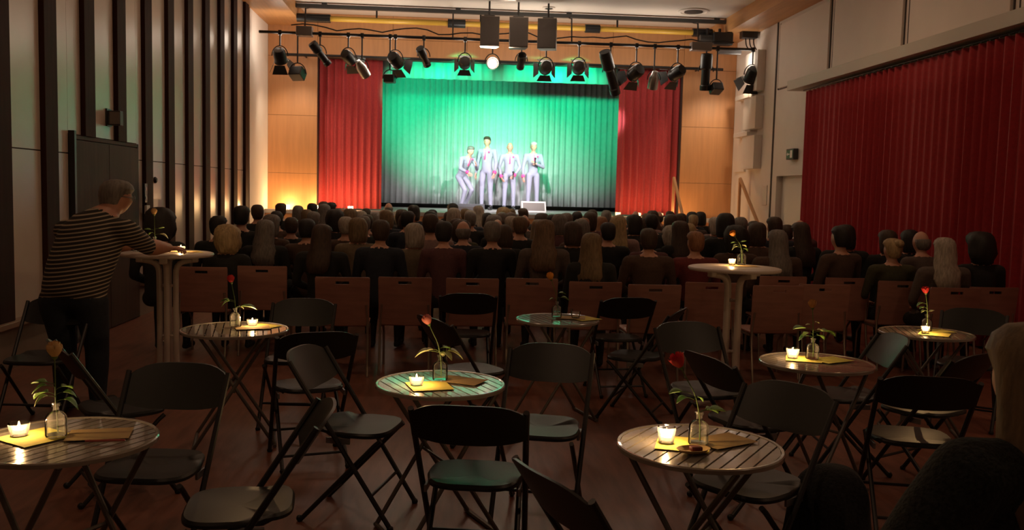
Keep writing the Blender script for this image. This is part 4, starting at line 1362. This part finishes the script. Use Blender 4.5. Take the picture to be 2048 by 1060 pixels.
fold_chair()
remember(fc0)
FCH = [
    (-1.19, 3.76, -.1, -1, 'black folding chair facing the camera beside the front left table'),
    (-.73, 3.29, -.99, -.12, 'black folding chair at the bottom left whose whole seat shows, backrest edge-on'),
    (-.40, 4.44, .966, -.26, 'black folding chair seen from the side left of the green-lit table'),
    (-.78, 5.33, -.3, .95, 'black folding chair behind the side-on chair, left of the middle'),
    (-1.0, 6.2, -.05, -1, 'folding chair with candle-lit backrest right of the left bistro table'),
    (.145, 3.64, .15, .99, 'black folding chair seen from behind in front of the green-lit table'),
    (.577, 2.67, .915, .40, 'slanted backrest of the nearest folding chair at the bottom centre'),
    (.50, 4.40, -.27, -.96, 'black folding chair with green sheen on its seat right of the green-lit table'),
    (1.27, 3.55, -.8, -.6, 'black folding chair at the right side of the front right table'),
    (1.63, 4.56, .95, .3, 'black folding chair left of the right slatted table with two leaves of light'),
    (2.34, 4.25, .24, .97, 'black folding chair left of the blonde woman with its seat showing'),
    (2.74, 4.85, -.5, .87, 'folding chair with green-lit rounded backrest beside the blonde woman'),
    (-2.65, 6.12, -.05, -1, 'black folding chair at the left wall behind the front left rose'),
    (-1.67, 4.78, .85, .53, 'black folding chair with slanted backrest before the jeans of the standing man'),
    (.2, 7.35, 0, 1, 'black folding chair facing the stage left of the unlit small table'),
    (.19, 5.85, .87, .49, 'black folding chair with a pale lit seat behind the green-lit table'),
    (1.43, 7.22, -.1, 1, 'black folding chair right of the unlit small table'),
    (1.42, 6.42, -.89, .45, 'black folding chair with a small green glint right of the unlit table'),
    (1.60, 5.28, .2, -.98, 'black folding chair in the dark left of the right bar table foot'),
    (3.84, 6.25, -.6, -.8, 'dark folding chair at the far right beside the rear right table'),
    (2.42, 5.2, -1, .1, 'folding chair seen edge-on between the two right tables'),
]
first = True
for x, y, fx, fy, lab in FCH:
    o = fc0 if first else copy_tree(fc0)
    first = False
    o.location = (x, y, 0)
    o.rotation_euler = (0, 0, ang(fx, fy))
    o['label'] = lab.replace(' with two leaves of light', '')


jk = MB()
nn_, mm_ = 22, 16
rg = []
for j in range(mm_ + 1):
    t = j / mm_
    z = .52 * math.cos(t * PI / 2) + .012
    ring = []
    for i in range(nn_):
        a = 2 * PI * i / nn_
        rx, ry = .02 + .19 * math.sin(t * PI / 2) ** .8, .02 + .12 * math.sin(t * PI / 2) ** .8
        f = 1 + .22 * noise.noise(Vector((math.cos(a) * 1.6, math.sin(a) * 1.6, z * 5))) + .05 * math.sin(a * 5 + z * 9)
        ring.append((rx * math.cos(a) * f + .04 * t, ry * math.sin(a) * f, z))
    rg.append(ring)
jk.rings(rg)
jo = jk.build('jacket', mat('black_jacket', (.010, .012, .013), .9, noise_amt=.5, nscale=80, bump=.6))
jo.location = (1.62, 3.50, 0)
jo.rotation_euler = (0, 0, ang(-.8, -.6))
tag(jo, 'crumpled black jacket hanging beside the chair at the front right table', 'jacket')

# ================================================================== TABLES
def slat_table(name, x, y, D, h, rz, label, group):
    R_ = D / 2
    t = thing(name, (x, y, 0), rz, label, 'table', group)
    # rim
    prof = [(R_ - .012, h - .018), (R_, h - .016), (R_, h - .002), (R_ - .004, h + .002), (R_ - .014, h + .001), (R_ - .016, h - .016)]
    rg = [[(r * math.cos(2 * PI * k_ / 48), r * math.sin(2 * PI * k_ / 48), z) for k_ in range(48)] for r, z in prof]
    rg.append(rg[0])
    MB().rings(rg, (False, False)).build('rim', M_TABLE, t)
    ns = 13
    w_ = 2 * (R_ - .016) / ns
    for i in range(ns):
        a = -(R_ - .016) + i * w_ + .0035
        b = a + w_ - .007
        ri = R_ - .015
        pl = []
        for u in (a, (a + b) / 2, b):
            pl.append((u, math.sqrt(max(1e-5, ri * ri - u * u))))
        poly = pl + [(u, -v) for u, v in pl[::-1]]
        MB().prism(poly, 2, h - .012, h - .001).build('slat', M_TABLE, t, smooth=False)
    for yy in (-.12, .12):
        MB().box(-R_ + .05, R_ - .05, yy - .012, yy + .012, h - .022, h - .013).build('bearer', M_TABLEF, t, smooth=False)
    for s_ in (-1, 1):
        for yy in (-.19, .19):
            q = yy * (1 if s_ > 0 else .9)
            MB().tube([(s_ * .2, q, h - .022), (-s_ * .24, q, .012)], .011, 8).build('leg', M_TABLEF, t)
        MB().tube([(-s_ * .24, -.20, .012), (-s_ * .24, .20, .012)], .011, 8).build('foot_bar', M_TABLEF, t)
    MB().tube([(0, -.19, h * .5), (0, .19, h * .5)], .008, 6).build('axle', M_TABLEF, t)
    return t


TB = {'A': (.938, 3.143, .60, -.62), 'B': (-.004, 4.166, .606, .42), 'C': (-1.298, 5.711, .66, .2), 'D': (.821, 6.349, .60, .3), 'E': (2.071, 4.789, .62, .5), 'F': (3.33, 5.926, .62, -.3), 'G': (-1.31, 3.204, .614, -.5)}
TL = {'A': 'slatted round bistro table with a red rose, front right', 'B': 'green-lit slatted round bistro table in the middle', 'C': 'round bistro table with a red rose beside the left bar table', 'D': 'small unlit round table with the orange rose before the empty chairs',
      'E': 'slatted round bistro table with a low rose, right of the right bar table', 'F': 'rear right round bistro table with a bright red rose', 'G': 'slatted round bistro table at the left edge, nearest the camera'}
for k_, (x, y, D, rz) in TB.items():
    slat_table('bistro_table', x, y, D, .72, rz, TL[k_], 'round bistro tables')


def bar_table(x, y, D, h, rz, label):
    R_ = D / 2
    t = thing('bar_table', (x, y, 0), rz, label, 'table', 'white bar tables')
    MB().lathe([(R_ - .03, h - .028), (R_ - .006, h - .026), (R_, h - .014), (R_ - .004, h - .003), (R_ - .015, h), (.02, h)], 48).build('table_top', M_HIGH, t)
    for k2 in range(4):
        a = k2 * PI / 2
        c, s_ = math.cos(a), math.sin(a)
        P = lambda r, z: (c * r, s_ * r, z)
        lg = MB().tube([P(R_ * .62, h - .055), P(.17, h - .06), P(.10, h - .075), P(.065, h - .12), P(.06, h - .2), P(.06, .35), P(.065, .12), P(.12, .05), P(R_ * .85, .025)], .023, 10, smoothpath=1).build('leg', M_HIGH, t)
        MB(Matrix.Rotation(a, 4, 'Z')).box(R_ * .52, R_ * .66, -.03, .03, h - .075, h - .027, .008).build('bracket', M_HIGH, t, smooth=False)
        MB().tube([P(R_ * .85, .025), P(R_ * .9, .012)], .024, 8).build('foot_cap', M_DKGREY, lg)
    for z in (h - .26, .42):
        MB().tube([(-.06, 0, z), (.06, 0, z)], .012, 6).build('tie_bar', M_HIGH, t)
        MB().tube([(0, -.06, z), (0, .06, z)], .012, 6).build('tie_bar', M_HIGH, t)
    return t


bar_table(-2.164, 7.236, .70, 1.08, .15, 'left white bar table the striped man leans on')
bar_table(2.25, 6.806, .71, 1.08, .35, 'right white bar table before the audience rows')

# ================================================================== TABLE DECORATION
M_PETAL = {'red': mat('petal_red', (.72, .03, .03), .6), 'orange': mat('petal_orange', (.8, .30, .03), .6), 'pink': mat('petal_pink', (.7, .22, .18), .6), 'cream': mat('petal_cream', (.75, .48, .2), .6), 'brownish': mat('petal_amber', (.5, .22, .06), .6)}


def vase(x, y, z, label, hgt=.118, r=.036):
    t = thing('bottle_vase', (x, y, z), random.uniform(0, 6), label, 'vase', 'small glass bottle vases')
    k_ = hgt / .118
    outer = [(r * .92, .001), (r, .006), (r, .062 * k_), (r * .93, .074 * k_), (r * .7, .084 * k_), (.013, .09 * k_), (.0115, .106 * k_), (.016, .110 * k_), (.016, .117 * k_), (.0115, .118 * k_)]
    inner = [(.010, .112 * k_), (.010, .092 * k_), (r * .66, .082 * k_), (r * .88, .072 * k_), (r - .003, .06 * k_), (r - .003, .008), (.002, .006)]
    MB().lathe(outer + inner, 24).build('bottle', M_GLASS, t)
    MB().lathe([(.002, .0075), (r - .004, .0085), (r - .004, .045 * k_), (.002, .0455 * k_)], 20).build('water', M_WATER, t)
    return t


def rose(x, y, z, tip, col, label, leaves, bloom='cup', hr=.019):
    """tip: flower position relative to the vase base; leaves: list of (t along stem, azimuth, length, droop, pale)"""
    t = thing('rose', (x, y, z), 0, label, 'flower', 'single roses in bottles')
    tip = Vector(tip)
    base = Vector((.006, 0, .012))
    neck = Vector((0, 0, .115))
    pts = [base, (base + neck) / 2 + Vector((.002, 0, 0)), neck, neck + (tip - neck) * .35 + Vector((tip.x * -.12, 0, .01)), neck + (tip - neck) * .75 + Vector((tip.x * -.05, 0, 0)), tip]
    MB().tube(pts, [.0024] * 5 + [.0022], 6, smoothpath=2).build('stem', M_STEM, t)
    ax = (tip - pts[-2]).normalized()
    q = ax.to_track_quat('Z', 'Y').to_matrix().to_4x4()
    M = Matrix.Translation(tip) @ q
    rnd = random.Random(hash(label) % 999 if False else len(label) * 7)
    cx_ = MB(M).lathe([(.003, -.008), (hr * .35, -.002), (hr * .42, .004), (.002, .006)], 10).build('flower_head', M_STEM, t)
    layers = [(7, 1.0, .9), (6, .78, 1.05), (5, .5, 1.12)]
    for li, (n_, rr, hh) in enumerate(layers):
        for k2 in range(n_):
            a = 2 * PI * k2 / n_ + li * .5 + rnd.uniform(-.15, .15)
            P = MB(M @ Matrix.Rotation(a, 4, 'Z'))
            vs, fs = [], []
            wd = hr * rr * 1.15 * (2.4 * PI / n_ / 2)
            opn = 1.15 if bloom == 'open' else .9
            for j in range(5):
                tt = j / 4
                z_ = hr * 1.9 * hh * tt
                rad = hr * rr * (.25 + .75 * math.sin(min(1, tt * 1.25) * PI / 2)) * (opn if tt > .8 else 1)
                wj = wd * (.35 + .65 * math.sin(min(1, tt * 1.1 + .15) * PI * .62)) * (1 if tt < .99 else .55)
                for s_ in (-1, -.4, .4, 1):
                    vs.append((rad * math.cos(s_ * wj / max(rad, .004) * .9), rad * math.sin(s_ * wj / max(rad, .004) * .9), z_))
            for j in range(4):
                for i in range(3):
                    fs.append((j * 4 + i, j * 4 + i + 1, (j + 1) * 4 + i + 1, (j + 1) * 4 + i))
            P.add(vs, fs)
            P.build('petal', M_PETAL[col], cx_)
    for (u, az, ln, droop, pale) in leaves:
        # point on stem above the neck
        p = neck + (tip - neck) * u
        dr = Vector((math.cos(az), math.sin(az) * .6, 0)).normalized()
        o1 = p + dr * ln * .5 + Vector((0, 0, .008))
        side = dr.cross(Vector((0, 0, 1))).normalized()
        upn = (Vector((0, 0, 1)) * math.cos(droop) + dr * math.sin(droop) * .3).normalized()
        vs, fs = [], []
        nL = 6
        for j in range(nL + 1):
            tt = j / nL
            wv = ln * .46 * math.sin(PI * min(1, tt * .96 + .03)) ** .8
            c = o1 + dr * (ln * .85 * tt) + Vector((0, 0, -math.sin(droop) * ln * .8 * tt * tt))
            for s_ in (-1, -.5, 0, .5, 1):
                vs.append(c + side * wv * s_ + Vector((0, 0, (abs(s_) * wv * .35))))
        for j in range(nL):
            for i in range(4):
                fs.append((j * 5 + i, j * 5 + i + 1, (j + 1) * 5 + i + 1, (j + 1) * 5 + i))
        lo = MB().add(vs, fs).build('leaf', M_LEAFP if pale else M_LEAF, t)
        md = lo.modifiers.new('thick', 'SOLIDIFY'); md.thickness = .0008
        MB().tube([p, p + dr * ln * .25 + Vector((0, 0, .006)), o1], .0013, 5).build('leaf_stalk', M_STEM, lo)
    return t


def tealight(x, y, z, label, r=.030, hgt=.052, e=1.0, lit=True, col=(1, .58, .24), gm=None, group='tealights in glasses'):
    t = thing('tealight', (x, y, z), 0, label, 'candle', group)
    MB().lathe([(r * .72, .001), (r * .8, .004), (r * .95, hgt * .7), (r, hgt), (r - .0025, hgt), (r * .9, hgt * .7), (r * .74, .009), (.003, .008)], 24).build('glass_cup', gm or M_VOTIVE, t)
    wx = MB().lathe([(.017, .0095), (.018, .010), (.018, .022), (.016, .0215), (.003, .021)], 16).build('wax', M_WAX, t)
    MB().tube([(0, 0, .021), (.0006, 0, .027)], .0008, 5).build('wick', M_BLACK, wx)
    if lit:
        MB().lathe([(.001, .025), (.0035, .029), (.0042, .034), (.003, .042), (.0006, .05)], 10).build('flame', M_FLAME, wx)
        light('candle_light', 'POINT', (x, y, z + .056), E_CANDLE * e, col, shadow_soft_size=.006)
    return t


def sheet(name, x, y, z, w_, h_, rz, m, label, cat, group, curl=.0):
    mb = MB()
    nx_, ny_ = 6, 4
    vs = []
    for b in (0, 1):
        for j in range(ny_ + 1):
            for i in range(nx_ + 1):
                u, v_ = i / nx_ - .5, j / ny_ - .5
                vs.append((u * w_, v_ * h_, .0012 + (0 if b == 0 else .0007) + curl * max(0, u + v_ - .45) ** 2 * 4))
    W, N = nx_ + 1, (nx_ + 1) * (ny_ + 1)
    fs = []
    for j in range(ny_):
        for i in range(nx_):
            qd = (j * W + i, j * W + i + 1, (j + 1) * W + i + 1, (j + 1) * W + i)
            fs.append(qd[::-1]); fs.append(tuple(k2 + N for k2 in qd))
    for i in range(nx_):
        fs.append((i, i + 1, i + 1 + N, i + N)); o_ = ny_ * W
        fs.append((o_ + i, o_ + i + 1, o_ + i + 1 + N, o_ + i + N))
    for j in range(ny_):
        fs.append((j * W, (j + 1) * W, (j + 1) * W + N, j * W + N)); fs.append((j * W + nx_, (j + 1) * W + nx_, (j + 1) * W + nx_ + N, j * W + nx_ + N))
    o = mb.add(vs, fs).build(name, m, None, smooth=False)
    o.location = (x, y, z)
    o.rotation_euler = (0, 0, rz)
    return tag(o, label, cat, group)


W_ = {'A': 'the front right table', 'B': 'the green-lit middle table', 'C': 'the left rear bistro table', 'D': 'the unlit small table', 'E': 'the right slatted table', 'F': 'the rear right table', 'G': 'the front left table', 'HR': 'the right bar table', 'HL': 'the left bar table'}
#        vase xy, candle xy, candle r, hgt, tip, colour, bloom, leaves
L_ = PI
DEC = {
    'A': ((.929, 3.131), (.818, 3.155), .034, .058, (-.073, 0, .28), 'red', 'open', [(.30, L_ + .3, .05, .5, 0), (.42, L_, .062, .15, 0), (.30, .5, .03, 1.0, 0), (.02, 0, .075, .1, 0), (.02, .4, .06, .4, 0)]),
    'B': ((-.007, 4.211), (-.114, 4.098), .036, .042, (-.055, 0, .262), 'pink', 'cup', [(.1, L_, .085, .5, 1), (.15, L_ + .3, .05, .2, 1), (.1, .2, .085, .7, 1), (.05, -.8, .05, .9, 1), (.2, .7, .05, .3, 0), (.02, 1.4, .04, 1.0, 1)]),
    'C': ((-1.309, 5.773), (-1.215, 5.83), .036, .042, (-.024, 0, .278), 'red', 'cup', [(.30, L_, .065, .4, 0), (.25, L_ + .4, .06, .9, 0), (.05, 0, .07, .1, 0), (.03, .3, .10, .3, 0), (.02, .8, .04, .6, 1)]),
    'D': ((.817, 6.374), (.955, 6.38), .036, .045, (-.045, 0, .272), 'orange', 'cup', [(.35, .2, .06, .2, 0), (.15, 0, .075, .5, 0), (.1, L_, .04, .5, 0)]),
    'E': ((2.07, 4.848), (1.967, 4.873), .036, .055, (-.012, 0, .285), 'brownish', 'cup', [(.5, .3, .03, .3, 1), (.42, L_ - .3, .03, .2, 1), (.3, L_, .085, .1, 0), (.25, 0, .05, .3, 1), (.2, .1, .10, .4, 0), (.15, L_ + .4, .05, .5, 1), (.05, L_, .06, .6, 0), (.05, .5, .06, .6, 0)]),
    'F': ((3.345, 5.95), (3.285, 5.855), .028, .05, (-.02, 0, .26), 'red', 'open', [(.3, L_, .04, .4, 0), (.15, L_ + .3, .035, .6, 1), (.1, .3, .04, -.3, 1), (.5, L_ - .2, .05, .7, 0)]),
    'G': ((-1.345, 3.21), (-1.476, 3.222), .036, .044, (-.001, 0, .28), 'cream', 'cup', [(.42, L_, .06, .1, 0), (.36, L_ + .4, .055, .7, 0), (.2, L_ - .3, .06, .6, 0), (.2, .5, .05, .6, 0), (.15, L_ + .8, .05, 1.0, 1), (.05, .2, .055, 1.1, 0), (.3, 1.2, .05, .4, 0)]),
    'HR': ((2.36, 6.98), (2.275, 6.95), .030, .05, (-.062, 0, .225), 'orange', 'open', [(.5, L_, .045, .2, 0), (.55, .2, .055, -.2, 0), (.35, L_ + .3, .04, .6, 1), (.3, .3, .045, .5, 1), (.2, L_, .05, .8, 1), (.05, .4, .045, .7, 0)]),
    'HL': ((-2.255, 7.22), (-2.09, 7.34), .034, .042, (-.003, 0, .29), 'cream', 'cup', [(.3, L_, .06, .0, 0), (.35, .2, .055, -.2, 0), (.1, .2, .075, .7, 1), (.15, L_ - .5, .04, .6, 0)]),
}
NK = [M_NAPK, M_KRAFT]
for k_, (v_, c_, cr, ch_, tip, col, bloom, lv) in DEC.items():
    z = 1.08 if k_[0] == 'H' else .722
    tx, ty = ((-2.164, 7.236) if k_ == 'HL' else (2.25, 6.806)) if k_[0] == 'H' else TB[k_][:2]
    a0 = {'A': .5, 'B': -.5, 'C': .3, 'D': -.2, 'E': .45, 'F': .2, 'G': .2, 'HR': .1, 'HL': -.2}[k_]
    ca = .17 if k_ in 'BDG' else .15
    sheet('napkin', c_[0] + .06, c_[1] - .01, z, .19, .19, a0 + .75, M_NAPK, 'yellow paper napkin under the candle on ' + W_[k_], 'napkin', 'yellow napkins')
    sheet('programme_sheet', tx + .10, ty + (.04 if k_[0] != 'H' else .08), z + .002, .21, .148, a0, M_KRAFT if k_ not in 'EF' else M_NAPK, 'flat paper sheet lying on the right half of ' + W_[k_], 'paper', 'paper sheets on tables')
    vase(v_[0], v_[1], z + .0042, 'clear glass bottle vase on ' + W_[k_])
    cn = {'red': 'red', 'pink': 'pale pink', 'orange': 'orange', 'cream': 'cream', 'brownish': 'amber'}[col]
    rose(v_[0], v_[1], z + .0042, tip, col, cn + ' rose in the bottle on ' + W_[k_], lv, bloom, .027 if k_ in 'ADG' else .024)
    tealight(c_[0], c_[1], z + .0042, ('unlit tealight glass on ' if k_ == 'D' else 'burning tealight in a glass on ') + W_[k_], cr, ch_, 1.0, k_ != 'D')
# small extras
t = thing('snack_dish', (.885, 3.035, .722), .2, 'small brown oval dish holding a dark sweet on the front right table', 'dish')
MB(Matrix.Diagonal((1.5, 1, 1, 1))).lathe([(.02, .003), (.03, .005), (.042, .018), (.040, .018), (.028, .008), (.003, .007)], 24).build('bowl', M_KRAFT, t)
MB().box(-.012, .03, -.015, .015, .008, .024, .005).build('sweet', mat('dark_sweet', (.12, .012, .012), .4), t)
o = MB().tube([(0, 0, .006), (.13, .012, .006)], .004, 8).build('pen', mat('pen_red', (.4, .08, .06), .4), None)
o.location = (-1.22, 3.14, .7235)
tag(o, 'thin reddish pen lying on the front left table', 'pen')
t = thing('water_glass', (-2.42, 7.30, 1.08), 0, 'empty drinking glass beside the striped man on the left bar table', 'glass')
MB().lathe([(.027, .001), (.029, .004), (.034, .13), (.032, .13), (.027, .01), (.002, .008)], 24).build('tumbler', M_GLASS, t)

# tealights along the stage edge and on the stairs
for x, y, z, lab, e, c in ((-3.25, 18.95, ZST, 'stage-edge tealight at the far left before the orange panel', 11, 0), (-2.62, 18.95, ZST, 'stage-edge tealight left of the left red curtain', 11, 0), (-1.95, 18.95, ZST, 'stage-edge tealight before the left red curtain', 11, 0),
                           (3.68, 18.95, ZST, 'stage-edge tealight at the left edge of the right red curtain', 3, 0), (4.12, 18.95, ZST, 'stage-edge tealight before the middle of the right red curtain', 3, 0), (4.6, 18.95, ZST, 'stage-edge tealight before the right edge of the right red curtain', 2, 0),
                           (5.05, 18.7, ZST - .086, 'bright tealight on the landing of the stage stairs', 5, 0)):
    tealight(x, y, z + .0005, lab, .06, .09, e, True, group='tealights along the stage edge')
